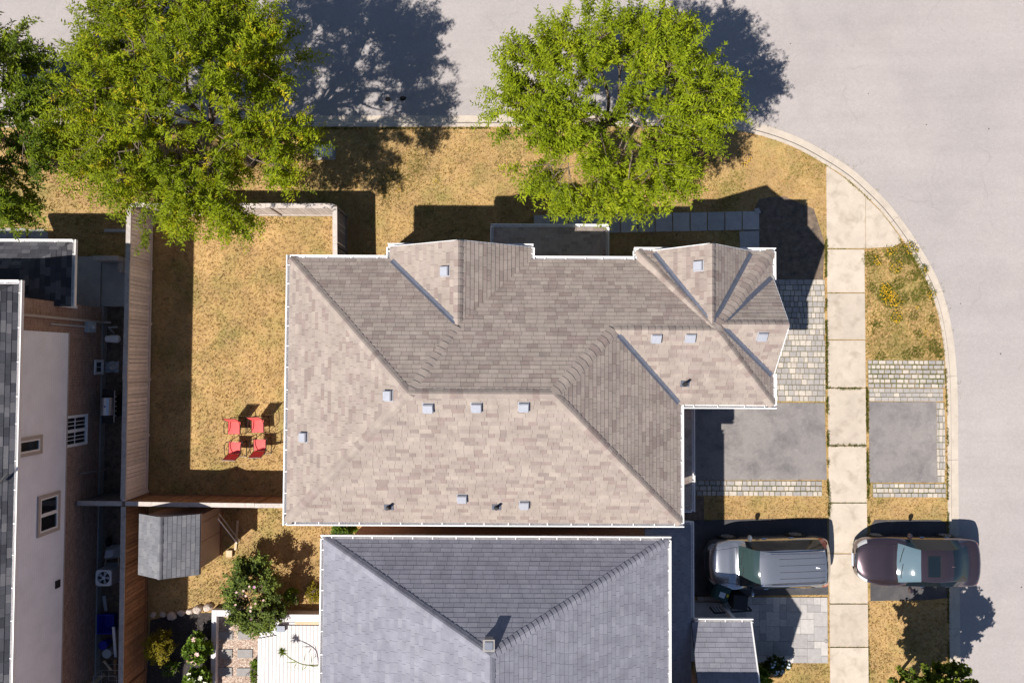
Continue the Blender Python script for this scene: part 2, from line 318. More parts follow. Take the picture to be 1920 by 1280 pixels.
class B:
    def __init__(s): s.v = []; s.f = []
    def add(s, V, Fc):
        k = len(s.v); s.v += [Vector(v) for v in V]; s.f += [tuple(i + k for i in f) for f in Fc]; return s
    def box(s, x0, y0, z0, x1, y1, z1):
        return s.add([(x0, y0, z0), (x1, y0, z0), (x1, y1, z0), (x0, y1, z0), (x0, y0, z1), (x1, y0, z1), (x1, y1, z1), (x0, y1, z1)], BOXF)
    def beam(s, p, q, w, h, up=(0, 0, 1)):
        p, q = Vector(p), Vector(q); d = (q - p).normalized(); u = Vector(up)
        sd = d.cross(u)
        if sd.length < 1e-4: sd = d.cross(Vector((1, 0, 0)))
        sd.normalize(); u = sd.cross(d).normalized(); a = sd * w / 2; b = u * h / 2
        return s.add([p - a - b, p + a - b, p + a + b, p - a + b, q - a - b, q + a - b, q + a + b, q - a + b],
                     [(0, 1, 2, 3), (4, 7, 6, 5), (0, 4, 5, 1), (1, 5, 6, 2), (2, 6, 7, 3), (3, 7, 4, 0)])
    def tube(s, pts, r, n=6, cap=True):
        pts = [Vector(p) for p in pts]; k0 = len(s.v); rr = r if isinstance(r, (list, tuple)) else [r] * len(pts)
        for i, p in enumerate(pts):
            d = (pts[min(i + 1, len(pts) - 1)] - pts[max(i - 1, 0)]).normalized()
            a = d.cross(Vector((0.31, 0.17, 0.93))).normalized(); b = d.cross(a)
            for j in range(n):
                t = 2 * math.pi * j / n; s.v.append(p + (a * math.cos(t) + b * math.sin(t)) * rr[i])
        for i in range(len(pts) - 1):
            for j in range(n):
                a = k0 + i * n + j; b = k0 + i * n + (j + 1) % n
                s.f.append((a, b, b + n, a + n))
        if cap:
            s.f.append(tuple(k0 + j for j in range(n))[::-1]); e = k0 + (len(pts) - 1) * n
            s.f.append(tuple(e + j for j in range(n)))
        return s
    def lathe(s, c, prof, n=16, axis='Z'):
        k0 = len(s.v); c = Vector(c)
        for r, z in prof:
            for j in range(n):
                t = 2 * math.pi * j / n; a, b = r * math.cos(t), r * math.sin(t)
                s.v.append(c + (Vector((a, b, z)) if axis == 'Z' else Vector((a, z, b)) if axis == 'Y' else Vector((z, a, b))))
        for i in range(len(prof) - 1):
            for j in range(n):
                a = k0 + i * n + j; b = k0 + i * n + (j + 1) % n
                s.f.append((a, b, b + n, a + n))
        s.f.append(tuple(k0 + j for j in range(n))[::-1]); e = k0 + (len(prof) - 1) * n
        s.f.append(tuple(e + j for j in range(n)))
        return s
    def prism(s, poly, z0, z1):
        n = len(poly); k = len(s.v)
        s.v += [Vector((p[0], p[1], z0)) for p in poly] + [Vector((p[0], p[1], z1)) for p in poly]
        s.f.append(tuple(k + i for i in range(n))[::-1]); s.f.append(tuple(k + n + i for i in range(n)))
        for i in range(n):
            j = (i + 1) % n; s.f.append((k + i, k + j, k + n + j, k + n + i))
        return s
    def mk(s, name, m, parent=None, **k): return mk(name, s.v, s.f, m, parent, **k)

def ccw(poly):
    a = sum(poly[i][0] * poly[(i + 1) % len(poly)][1] - poly[(i + 1) % len(poly)][0] * poly[i][1] for i in range(len(poly)))
    return poly if a > 0 else poly[::-1]
def sheet(name, pts, z, m, parent=None, zfoot=None):
    p = ccw([(q[0], q[1]) for q in pts]); b = B()
    if zfoot is None: b.add([(x, y, z) for x, y in p], [tuple(range(len(p)))])
    else: b.prism(p, zfoot, z)
    return b.mk(name, m, parent)
def catmull(pts, k=6):
    out = []; n = len(pts)
    for i in range(n - 1):
        p0, p1, p2, p3 = pts[max(i - 1, 0)], pts[i], pts[i + 1], pts[min(i + 2, n - 1)]
        for j in range(k):
            t = j / k
            out.append(tuple(0.5 * (2 * b + (-a + c) * t + (2 * a - 5 * b + 4 * c - d) * t * t + (-a + 3 * b - 3 * c + d) * t ** 3) for a, b, c, d in zip(p0, p1, p2, p3)))
    out.append(tuple(pts[-1])); return out
def inpoly(x, y, poly):
    r = np.zeros(x.shape, bool); n = len(poly)
    for i in range(n):
        x0, y0 = poly[i][0], poly[i][1]; x1, y1 = poly[(i + 1) % n][0], poly[(i + 1) % n][1]
        if y0 == y1: continue
        r ^= ((y0 > y) != (y1 > y)) & (x < (x1 - x0) * (y - y0) / (y1 - y0) + x0)
    return r

# ------------------------------------------------------------------ ground, road, curb
ZR = -0.12
sheet('ground', [(-600, -600), (600, -600), (600, 600), (-600, 600)], -0.17, 'lawn')['kind'] = 'structure'
road = sheet('road', [(-70, -70), (70, -70), (70, 70), (-70, 70)], ZR, 'road'); road['kind'] = 'structure'
edge_px = [(-700, 246), (-300, 242), (0, 239.5), (300, 238.5), (600, 238), (930, 238), (1130, 238), (1290, 238), (1370, 243), (1428, 255), (1490, 277), (1545, 307), (1585, 333), (1616, 360), (1652, 396), (1686, 440),
           (1713, 482), (1738, 528), (1754, 572), (1764, 616), (1771, 665), (1775, 727), (1776, 800), (1777, 950), (1779, 1130), (1781, 1280), (1784, 1500), (1790, 2100)]
EDGE = catmull([tuple(W(x, y)[:2]) for x, y in edge_px], 5)
land = EDGE + [(EDGE[-1][0], -60), (-65, -60), (-65, EDGE[0][1])]
lawn = sheet('lawn', land, 0.0, 'lawn', None, -0.165); lawn['kind'] = 'structure'
curb = struct('curb')
# resample the edge by length and lay 3 m curb stones with open joints
def resample(path, step):
    out = [path[0]]; acc = 0
    for a, b in zip(path, path[1:]):
        L = math.dist(a, b); t = step - acc
        while t <= L:
            out.append((a[0] + (b[0] - a[0]) * t / L, a[1] + (b[1] - a[1]) * t / L)); t += step
        acc = (acc + L) % step if L + acc >= step else acc + L
    return out
RS = resample(EDGE, 0.25)
prof = [(0.0, -0.16), (0.0, 0.012), (0.14, 0.006), (0.215, -0.098), (0.49, ZR + 0.012), (0.505, ZR - 0.03)]
vis = [i for i, p in enumerate(RS) if -23 < p[0] < 22 and p[1] > -15]
i0, i1 = vis[0], vis[-1]; seg = 13
for s in range(i0, i1, seg):
    e = min(s + seg, i1)
    if e - s < 2: continue
    V = []; Fc = []; m = len(prof)
    for q, i in enumerate(range(s, e + 1)):
        p = Vector(RS[i]); d = (Vector(RS[min(i + 1, len(RS) - 1)]) - Vector(RS[max(i - 1, 0)])).normalized(); n = Vector((-d.y, d.x))
        if q == 0: p = p + d * 0.006
        if i == e: p = p - d * 0.006
        for o, z in prof: V.append((p.x + n.x * (o + 0.002), p.y + n.y * (o + 0.002), z))
    for q in range(e - s):
        for k in range(m - 1): Fc.append((q * m + k, q * m + m + k, q * m + m + k + 1, q * m + k + 1))
    Fc = [f[::-1] for f in Fc]
    mk('curb_stone', V, Fc, 'curb', curb)
# tar spots on the road
for px, py, r in ((727, 186, 0.13), (755, 185, 0.15), (862, 193, 0.035), (868, 191, 0.03), (886, 193, 0.045), (898, 193, 0.04), (910, 188, 0.04), (692, 189, 0.04), (1628, 176, 0.04), (1737, 234, 0.045), (1854, 242, 0.05), (1801, 569, 0.04), (1876, 663, 0.05), (1915, 1100, 0.05), (1398, 45, 0.03), (1482, 82, 0.04)):
    p = W(px, py, ZR); n = 9; r *= 0.6 if r < 0.1 else 1.0
    mk('tar_spot', [(p.x + r * (0.75 + 0.4 * rnd.random()) * math.cos(6.283 * i / n), p.y + r * (0.6 + 0.4 * rnd.random()) * math.sin(6.283 * i / n), ZR + 0.005) for i in range(n)], [tuple(range(n))], 'tar', road)

# ------------------------------------------------------------------ paved surfaces
OCC = []                                                             # paved outlines where no grass grows
def occ(pts): OCC.append([(p[0], p[1]) for p in pts]); return pts
sidewalk = struct('sidewalk')
joints = [467, 549, 637, 727, 835, 942, 1037, 1131, 1212, 1300, 1390]
def swx(y, side): return (1549 + (y - 310) * 0.0075) if side == 0 else (1620 + (y - 467) * 0.0098)
for a, b in zip(joints, joints[1:]):
    g = 1.0
    q = WL([(swx(a, 0), a + g), (swx(a, 1), a + g), (swx(b, 1), b - g), (swx(b, 0), b - g)])
    o = sheet('sidewalk_slab', q, 0.03 + rnd.uniform(-0.004, 0.004), 'concrete', sidewalk, -0.05)
    at = o.data.attributes.new('tint', 'FLOAT', 'FACE'); at.data.foreach_set('value', [rnd.uniform(0.2, 0.8)] * len(o.data.polygons))
occ(WL([(1548, 467), (1621, 467), (1629, 1400), (1556, 1400)]))
ramp_out = [(1552, 313), (1587, 336.5), (1617, 363.5), (1653, 399.5), (1685, 442), (1689, 455), (1673, 463), (1624, 465.5)]
for poly in ([(1549, 313), (1552, 313), (1587, 336.5), (1617, 363.5), (1622, 368.5), (1622, 465.5), (1550, 465.5)], [(1623, 369.5), (1653, 399.5), (1685, 442), (1689, 455), (1673, 463), (1623, 465.5)]):
    o = sheet('sidewalk_slab', WL(poly), 0.026, 'concrete', sidewalk, -0.05)
    at = o.data.attributes.new('tint', 'FLOAT', 'FACE'); at.data.foreach_set('value', [0.6] * len(o.data.polygons)); occ(WL(poly))

def asphalt_pad(name, poly, m, z=0.012):
    o = sheet(name, occ(WL(poly)), z, m, None, -0.05); o['kind'] = 'structure'; return o
asphalt_pad('driveway', [(1200, 755), (1546, 755), (1550, 899), (1200, 900)], 'drive')
asphalt_pad('driveway_apron', [(1629, 753), (1755, 753), (1757, 904), (1630, 904)], 'drive')
asphalt_pad('neighbour_driveway', [(1230, 976), (1460, 972), (1551, 972), (1553, 1114), (1230, 1118)], 'blacktop')
asphalt_pad('neighbour_driveway_apron', [(1632, 985), (1640, 974), (1762, 974), (1774, 980), (1777, 1120), (1740, 1124), (1632, 1126)], 'blacktop')
soil = sheet('bare_soil', occ(WL([(1392, 440), (1424, 372), (1470, 368), (1526, 392), (1546, 455), (1543, 524), (1400, 524)])), 0.006, 'soil', None); soil['kind'] = 'structure'

def paver_rows(parent, x0, y0, x1, y1, rows, wmin, wmax, light, m='paver', z=0.028, gap=0.011, clip=None, jit=0.004):
    a = W(x0, y1); b = W(x1, y0); H = b.y - a.y; y = a.y
    for r in range(rows):
        h = H / rows; x = a.x - rnd.uniform(0, wmin * 0.5)
        while x < b.x - 0.03:
            w = rnd.uniform(wmin, wmax) if rnd.random() < 0.7 else wmin
            xa, xb = max(x, a.x), min(x + w, b.x)
            if xb - xa > 0.05:
                pz = z + rnd.uniform(-jit, jit); jj = lambda: rnd.uniform(-0.004, 0.004)
                xa += gap / 2; xb -= gap / 2; ya, yb = y + gap / 2, y + h - gap / 2; e = 0.008
                t = rnd.uniform(0.82, 1.0) if (rnd.random() < light or w < wmin * 1.12 and rnd.random() < light * 1.6) else rnd.uniform(0.1, 0.75)
                V = [(xa, ya, -0.02), (xb, ya, -0.02), (xb, yb, -0.02), (xa, yb, -0.02), (xa + e, ya + e + jj(), pz), (xb - e, ya + e + jj(), pz), (xb - e, yb - e + jj(), pz), (xa + e, yb - e + jj(), pz)]
                mk('paver', V, BOXF[1:], m, parent, t)
            x += w
        y += h
def paver_area(name, x0, y0, x1, y1, *args, jm='joint', **k):
    st = sheet(name, occ(WL([(x0, y0), (x1, y0), (x1, y1), (x0, y1)])), 0.008, jm, None, -0.05); st['kind'] = 'structure'
    paver_rows(st, x0, y0, x1, y1, *args, **k); return st
paver_area('front_paving', 1432, 524, 1546, 752, 22, 0.15, 0.30, 0.22)
paver_area('boulevard_paving', 1627, 675, 1771, 727, 6, 0.18, 0.30, 0.30, gap=0.032)
paver_area('apron_border_paving', 1629, 728, 1768, 752, 3, 0.22, 0.34, 0.12)
paver_area('apron_edge_paving', 1757, 754, 1771, 904, 12, 0.14, 0.16, 0.3)
paver_area('apron_south_paving', 1636, 906, 1773, 932, 3, 0.17, 0.30, 0.25, gap=0.022)
paver_area('driveway_south_paving', 1300, 901, 1541, 929, 3, 0.18, 0.32, 0.25, gap=0.02)
# neighbour's ashlar walkway: squares and oblongs packed on a grid
def ashlar(name, x0, y0, x1, y1, g, m):
    st = sheet(name, occ(WL([(x0, y0), (x1, y0), (x1, y1), (x0, y1)])), 0.010, 'jointgrey', None, -0.05); st['kind'] = 'structure'
    a = W(x0, y1); b = W(x1, y0); nx = round((b.x - a.x) / g); ny = round((b.y - a.y) / g); gx = (b.x - a.x) / nx; gy = (b.y - a.y) / ny
    used = np.zeros((nx, ny), bool)
    for j in range(ny):
        for i in range(nx):
            if used[i, j]: continue
            opts = [(1, 1), (2, 1), (1, 2), (2, 2), (2, 2), (3, 2), (2, 1)]; rnd.shuffle(opts)
            for w, h in opts + [(1, 1)]:
                if i + w <= nx and j + h <= ny and not used[i:i + w, j:j + h].any(): break
            used[i:i + w, j:j + h] = True; k = 0.005
            xa, ya, xb, yb = a.x + i * gx + k, a.y + j * gy + k, a.x + (i + w) * gx - k, a.y + (j + h) * gy - k; pz = 0.03 + rnd.uniform(-0.002, 0.002)
            mk('paver', B().box(xa, ya, -0.02, xb, yb, pz).v, BOXF[1:], m, st, rnd.random())
    return st
ashlar('ashlar_walkway', 1308, 1119, 1551, 1241, 0.265, 'bigpaver')
# concrete stepping path north of the house
path = struct('stepping_path')
for i in range(13):
    x0, x1 = 1000 + i * 32.6, 1000 + (i + 1) * 32.6
    y0 = 404 - i * 0.6; y1 = 440 - i * 0.75
    q = WL([(x0 + 1, y0), (x1 - 1, y0 - 0.5), (x1 - 1, y1 - 0.5), (x0 + 1, y1)])
    o = sheet('slab', q, 0.035 + rnd.uniform(-0.006, 0.006), 'slab', path, -0.04)
    at = o.data.attributes.new('tint', 'FLOAT', 'FACE'); at.data.foreach_set('value', [rnd.random()] * len(o.data.polygons)); occ(q)
q = occ(WL([(1386, 434), (1423, 433), (1423, 466), (1387, 467)])); o = sheet('slab', q, 0.035, 'slab', path, -0.04)
mk('broken_slab_piece', B().prism(ccw([tuple(W(x, y)[:2]) for x, y in ((1413, 392), (1422, 390), (1426, 399), (1418, 402))]), 0.0, 0.055).v, B().prism([(0, 0), (1, 0), (1, 1), (0, 1)], 0, 1).f, 'slab', path)
# garden ground of the neighbour
s_ = sheet('mulch_bed', occ(WL([(282, 1162), (330, 1150), (400, 1148), (400, 1500), (262, 1500)])), 0.010, 'mulch'); s_['kind'] = 'structure'
gp = sheet('gravel_path', occ(WL([(403, 1148), (484, 1148), (484, 1500), (401, 1500)])), 0.012, 'gravelbase'); gp['kind'] = 'structure'
s_ = sheet('side_yard_soil', occ(WL([(140, 560), (282, 560), (274, 1500), (130, 1500)])), 0.006, 'soil'); s_['kind'] = 'structure'
s_ = sheet('gap_soil', occ(WL([(600, 930), (1320, 930), (1320, 985), (600, 985)])), 0.004, 'soil'); s_['kind'] = 'structure'

# ------------------------------------------------------------------ roofs: every shingle is a thin wedge lying on its course
def clip_poly(P, k, val, keep_less):
    out = []; n = len(P)
    for i in range(n):
        a, b = P[i], P[(i + 1) % n]; ia = (a[k] <= val) == keep_less or a[k] == val; ib = (b[k] <= val) == keep_less or b[k] == val
        if ia: out.append(a)
        if ia != ib:
            t = (val - a[k]) / (b[k] - a[k]); out.append((a[0] + (b[0] - a[0]) * t, a[1] + (b[1] - a[1]) * t))
    return out
def plane_of(poly):
    n = Vector((0, 0, 0)); m = len(poly)
    for i in range(m):
        a, b = Vector(poly[i]), Vector(poly[(i + 1) % m]); n += a.cross(b)
    n.normalize()
    if n.z < 0: n = -n
    return n
def shingle_plane(poly, exp=0.143, widths=(0.17, 0.24, 0.30, 0.34, 0.38), thick=0.0105, tf=None):
    poly = [Vector(p) for p in poly]; n = plane_of(poly); u = Vector((0, 0, 1)).cross(n).normalized(); v = n.cross(u)
    o = min(poly, key=lambda p: p.dot(v)); P2 = [((p - o).dot(u), (p - o).dot(v)) for p in poly]
    u0, u1 = min(p[0] for p in P2), max(p[0] for p in P2); v1 = max(p[1] for p in P2); res = []; k = 0
    v0 = 0.0
    while v0 < v1 - 0.01:
        strip = clip_poly(clip_poly(P2, 1, v0, False), 1, min(v0 + exp, v1), True)
        if len(strip) >= 3:
            a, b = min(p[0] for p in strip), max(p[0] for p in strip); x = a - rnd.uniform(0, 0.3)
            while x < b:
                w = rnd.choice(widths); q = clip_poly(clip_poly(strip, 0, x + 0.003, False), 0, x + w - 0.003, True); x += w
                if len(q) < 3: continue
                ar = abs(sum(q[i][0] * q[(i + 1) % len(q)][1] - q[(i + 1) % len(q)][0] * q[i][1] for i in range(len(q)))) / 2
                if ar < 0.0012: continue
                th = thick + rnd.uniform(-0.0015, 0.0015); m = len(q)
                V = [o + u * s + v * t + n * (th * (1 - 0.9 * (t - v0) / exp)) for s, t in q] + [o + u * s + v * t - n * 0.016 for s, t in q]
                Fc = [tuple(range(m))] + [(i, m + i, m + (i + 1) % m, (i + 1) % m) for i in range(m)]
                if sum(q[i][0] * q[(i + 1) % m][1] - q[(i + 1) % m][0] * q[i][1] for i in range(m)) < 0: Fc = [f[::-1] for f in Fc]
                c = sum(V[:m], Vector()) / m
                res.append((V, Fc, tf() if tf else rnd.random(), ar * (22.0 / (HC - c.z)) ** 2))
        v0 += exp; k += 1
    return res
def lay_shingles(roof, lst, m, n=300):
    lst = sorted(lst, key=lambda s: -s[3])
    for V, Fc, t, a in lst[:n]: mk('shingle', V, Fc, m, roof, t)
    if lst[n:]:
        VV = []; FF = []; TT = []
        for V, Fc, t, a in lst[n:]:
            k = len(VV); VV += V; FF += [tuple(i + k for i in f) for f in Fc]; TT += [t] * len(Fc)
        mk('shingle_field', VV, FF, m, roof, TT)['kind'] = 'stuff'
def deck_mesh(name, polys, m, parent, drop=0.02, under=0.10):
    b = B()
    for p in polys:
        p = [Vector(q) for q in p]
        if sum(p[i].x * p[(i + 1) % len(p)].y - p[(i + 1) % len(p)].x * p[i].y for i in range(len(p))) < 0: p = p[::-1]
        k = len(p)
        b.add([q - Vector((0, 0, drop)) for q in p] + [q - Vector((0, 0, under)) for q in p], [tuple(range(k)), tuple(range(2 * k - 1, k - 1, -1))])
    return b.mk(name, m, parent)
def ridge_caps(roof, a, b, n1, n2, m, step=0.19, wd=0.15, name='ridge_cap', tf=None):
    a, b = Vector(a), Vector(b); d = (b - a).normalized(); L = (b - a).length; N = max(2, int(L / step)); st = L / N
    s1 = n1.cross(d).normalized(); s2 = n2.cross(d).normalized()
    up = (n1 + n2).normalized()
    if s1.dot(n2) > 0: s1 = -s1
    if s2.dot(n1) > 0: s2 = -s2
    for i in range(N):
        p = a + d * (i * st); q = a + d * ((i + 1) * st + 0.015); h0, h1 = 0.030, 0.014; w = wd * rnd.uniform(0.94, 1.05)
        t = tf() if tf else rnd.random()
        V = []
        for c, h in ((p, h0), (q, h1)):
            V += [c + s1 * w + n1 * (h * 0.75), c + s1 * w * 0.35 + n1 * h + up * 0.012, c + up * (h + 0.012), c + s2 * w * 0.35 + n2 * h + up * 0.012, c + s2 * w + n2 * (h * 0.75)]
        V += [p + s1 * w - n1 * 0.02, p - up * 0.02, p + s2 * w - n2 * 0.02]
        V += [q + s1 * w - n1 * 0.02, q + s2 * w - n2 * 0.02]
        Fc = [(0, 1, 6, 5), (1, 2, 7, 6), (2, 3, 8, 7), (3, 4, 9, 8), (10, 11, 2, 1, 0), (11, 12, 4, 3, 2), (0, 5, 13, 10), (4, 12, 14, 9)]
        mk(name, V, Fc, m, roof, t)
def strip(roof, a, b, n1, n2, w=0.15, name='valley_flashing', inset=0.1):
    a, b = Vector(a), Vector(b); d = (b - a).normalized(); a = a + d * inset; b = b - d * inset; up = (n1 + n2).normalized(); s = d.cross(up).normalized() * (w / 2)
    V = [a - s + up * 0.045, a + s + up * 0.045, b + s + up * 0.045, b - s + up * 0.045, a + up * 0.028, b + up * 0.028, a - s, a + s, b + s, b - s]
    Fc = [(0, 4, 5, 3), (4, 1, 2, 5), (6, 7, 1, 4, 0), (8, 9, 3, 5, 2), (7, 8, 2, 1), (9, 6, 0, 3)]
    mk(name, V, Fc, 'flash', roof)
GUT = [0]
def gutter(house, p, q, out, z, ext=(0, 0), m='white', hang=0.62, w=0.115):
    GUT[0] += 1; z = z - 0.002 * (GUT[0] % 5); p, q = Vector(p).to_3d(), Vector(q).to_3d(); d = (q - p).normalized(); n = Vector((out[0], out[1], 0))
    p = p - d * ext[0]; q = q + d * ext[1]; b = B()
    def bar(o0, o1, z0, z1, pp=p, qq=q):
        b.add([pp + n * o0 + Vector((0, 0, z0)), pp + n * o1 + Vector((0, 0, z0)), pp + n * o1 + Vector((0, 0, z1)), pp + n * o0 + Vector((0, 0, z1)),
               qq + n * o0 + Vector((0, 0, z0)), qq + n * o1 + Vector((0, 0, z0)), qq + n * o1 + Vector((0, 0, z1)), qq + n * o0 + Vector((0, 0, z1))],
              [(0, 3, 2, 1), (4, 5, 6, 7), (0, 1, 5, 4), (1, 2, 6, 5), (2, 3, 7, 6), (3, 0, 4, 7)])
    bar(0.0, w, z - 0.12, z - 0.095); bar(w - 0.03, w + 0.004, z - 0.094, z + 0.012); bar(-0.02, 0.008, z - 0.094, z - 0.004)
    L = (q - p).length; k = max(1, int(L / hang))
    for i in range(k):
        s = p + d * (L * (i + 0.5 + rnd.uniform(-0.1, 0.1)) / k); bar(0.002, w - 0.006, z - 0.012, z + 0.006, s, s + d * 0.025)
    return b.mk('gutter', m, house)
def vent_box(roof, px, py, poly, m='vent', s=0.29, h=0.12, name='roof_vent'):
    n = plane_of(poly); c = WP(px, py, Vector(poly[0]) + n * h, n); c = c - n * h
    a = Vector((1, 0, 0)); a = (a - n * a.dot(n)).normalized(); b = n.cross(a); bb = B(); s2 = s / 2
    def ring(r, z): return [c + a * (sx * r) + b * (sy * r) + n * z for sx, sy in ((-1, -1), (1, -1), (1, 1), (-1, 1))]
    V = ring(s2 * 1.12, 0.018) + ring(s2 * 0.8, 0.022) + ring(s2 * 0.8, 0.05) + ring(s2, 0.052) + ring(s2, h * 0.75) + ring(s2 * 0.86, h)
    Fc = []
    for k in range(5):
        for i in range(4): Fc.append((k * 4 + i, k * 4 + (i + 1) % 4, k * 4 + 4 + (i + 1) % 4, k * 4 + 4 + i))
    Fc.append((20, 21, 22, 23)); bb.add(V, Fc); bb.mk(name, m, roof)
def vent_pipe(roof, px, py, poly, r=0.045, h=0.32):
    n = plane_of(poly); c = WP(px, py, Vector(poly[0]), n); b = B()
    b.tube([c, c + Vector((0, 0, h))], r, 10); b.lathe(c + Vector((0, 0, 0.0)), [(r * 2.2, 0.0), (r * 1.5, 0.07), (r * 1.1, 0.1)], 10)
    b.mk('vent_pipe', 'black', roof)
    a = Vector((1, 0, 0)); v = n.cross(a).normalized()
    V = [c + a * x + v * y + n * z for z in (0.016, 0.026) for x, y in ((-0.14, -0.1), (0.14, -0.1), (0.14, 0.12), (-0.14, 0.12))]
    mk('pipe_flashing', V, BOXF, 'flash', roof)
def window(house, X, y0, y1, z0, z1, out, axis='X', cols=1, rows=1, panes=2, trim=0.1, tm='trimbeige', t=0.06):
    """a double window in a wall X = const (axis X) or Y = const"""
    def bx(b, a0, a1, c0, c1, d0, d1):
        d0, d1 = sorted((X + out * d0, X + out * d1))
        if axis == 'X': b.box(d0, a0, c0, d1, a1, c1)
        else: b.box(a0, d0, c0, a1, d1, c1)
    w = B(); bx(w, y0, y1, z0, z0 + trim, 0, t); bx(w, y0, y1, z1 - trim, z1, 0, t); bx(w, y0, y0 + trim, z0 + trim, z1 - trim, 0, t); bx(w, y1 - trim, y1, z0 + trim, z1 - trim, 0, t)
    win = w.mk('window', tm, house)
    iy0, iy1, iz0, iz1 = y0 + trim, y1 - trim, z0 + trim, z1 - trim; pw = (iy1 - iy0) / panes
    for k in range(panes):
        a0, a1 = iy0 + k * pw, iy0 + (k + 1) * pw; f = 0.055; b = B()
        bx(b, a0 + 0.002, a1 - 0.002, iz0, iz0 + f, 0, t * 0.8); bx(b, a0 + 0.002, a1 - 0.002, iz1 - f, iz1, 0, t * 0.8); bx(b, a0 + 0.002, a0 + f, iz0 + f, iz1 - f, 0, t * 0.8); bx(b, a1 - f, a1 - 0.002, iz0 + f, iz1 - f, 0, t * 0.8)
        for i in range(1, cols): c = a0 + f + (a1 - a0 - 2 * f) * i / cols; bx(b, c - 0.012, c + 0.012, iz0 + f, iz1 - f, 0.002, t * 0.5)
        for j in range(1, rows): c = iz0 + f + (iz1 - iz0 - 2 * f) * j / rows; bx(b, a0 + f, a1 - f, c - 0.012, c + 0.012, 0.002, t * 0.48)
        b.mk('frame', 'white', win)
        g = B(); bx(g, a0 + f, a1 - f, iz0 + f, iz1 - f, -0.02, 0.012); g.mk('pane', 'glass', win)
    return win
def pn(*p): return plane_of([Vector(q) for q in p])

# ------------------------------------------------------------------ the brown-roofed corner house
EZ = 5.5; xW, xE, yS, yN = -7.0, 5.27, -5.02, 3.20
PT = 0.60; ry = (yS + yN) / 2; rh = PT * (yN - yS) / 2; zr = EZ + rh
L_ = Vector((xW + (yN - yS) / 2 + 0.0, ry, zr)); R_ = Vector((xE - (yN - yS) / 2, ry, zr))
fS, fE, fN = -1.33, 8.18, 3.49                                        # lower front wing
qy = (fS + yN) / 2; qz = EZ + PT * (yN - qy); Q_ = Vector((xE - (qz - EZ) / PT, qy, qz)); A_ = Vector((6.03, qy, qz))
NW, SW, SE = Vector((xW, yN, EZ)), Vector((xW, yS, EZ)), Vector((xE, yS, EZ))
g0, g1, gx, gy, gz = -3.85, 0.58, -1.61, 3.58, 6.78                   # wide north gable
G0, G1, GP = Vector((g0, yN, EZ)), Vector((g1, yN, EZ)), Vector((gx, yN - (gz - EZ) / PT, gz))
F0, F1, FP = Vector((g0, gy, EZ)), Vector((g1, gy, EZ)), Vector((gx, gy, gz))
j0 = Vector((3.92, yN, EZ)); c0 = Vector((3.92, fN, EZ)); c1 = Vector((fE, fN, EZ)); c2 = Vector((fE, fS, EZ)); j1 = Vector((xE, fS, EZ))
def onplane(n, p, x=None, y=None, z=None):
    # solve n.(r-p)=0 for the coordinate left out
    if x is None: return Vector((p.x - (n.y * (y - p.y) + n.z * (z - p.z)) / n.x, y, z))
    if y is None: return Vector((x, p.y - (n.x * (x - p.x) + n.z * (z - p.z)) / n.y, z))
nN2 = pn(c0, c1, A_); nE2 = pn(c1, c2, A_); nW2 = pn(j0, c0, A_)
h0, h1, hx, hz = 4.42, 7.52, 5.92, 6.76                               # small north gable of the wing
hA = onplane(nN2, A_, x=hx, z=hz); H0, H1 = Vector((h0, fN, EZ)), Vector((h1, fN, EZ)); HP = Vector((hx, fN + 0.03, hz))
k0, k1, ky, kz = -0.45, 2.70, 1.12, 6.76                              # east gable of the wing
kA = onplane(nE2, A_, y=ky, z=kz); K0, K1 = Vector((fE, k0, EZ)), Vector((fE, k1, EZ)); KP = Vector((fE + 0.03, ky, kz))
planes = {
    'N_left': [NW, G0, GP, L_], 'N_mid': [L_, GP, G1, j0, A_, Q_, R_], 'S': [SW, SE, R_, L_], 'W': [NW, SW, L_],
    'E': [SE, R_, Q_, j1], 'gW': [F0, FP, GP, G0], 'gE': [F1, FP, GP, G1], 'wS': [j1, c2, A_, Q_],
    'w2': [j0, c0, A_], 'n2a': [c0, H0, hA, A_], 'n2b': [H1, c1, A_, hA], 'e2a': [c1, K1, kA, A_], 'e2b': [K0, c2, A_, kA],
    'hW': [H0, HP, hA], 'hE': [H1, HP, hA], 'kS': [K0, KP, kA], 'kN': [K1, KP, kA]}
house = thing('corner_house', 'two-storey house with brown blended shingle roof, largest in the middle', 'house', (0, -1, 0))
roof = deck_mesh('roof', planes.values(), 'brown_deck', house)
# pent roof above the garage door and hipped porch roof on the north side
pz = 3.0
pent = [[Vector((6.26, -1.2, pz)), Vector((6.26, -5.08, pz)), Vector((4.92, -4.5, pz + 0.62)), Vector((4.92, -1.2, pz + 0.62))], [Vector((6.26, -5.08, pz)), Vector((4.92, -5.08, pz)), Vector((4.92, -4.5, pz + 0.62))]]
px0, px1, py1 = -0.66, 3.27, 4.70
porch = [[Vector((px0, py1, pz)), Vector((px1, py1, pz)), Vector((px1 - 1.25, 2.8, pz + 0.8)), Vector((px0 + 1.25, 2.8, pz + 0.8))],
         [Vector((px0, py1, pz)), Vector((px0 + 1.25, 2.8, pz + 0.8)), Vector((px0, 2.8, pz))], [Vector((px1, py1, pz)), Vector((px1, 2.8, pz)), Vector((px1 - 1.25, 2.8, pz + 0.8))]]
pentroof = deck_mesh('pent_roof', pent, 'brown_deck', house); porchroof = deck_mesh('porch_roof', porch, 'brown_deck', house)
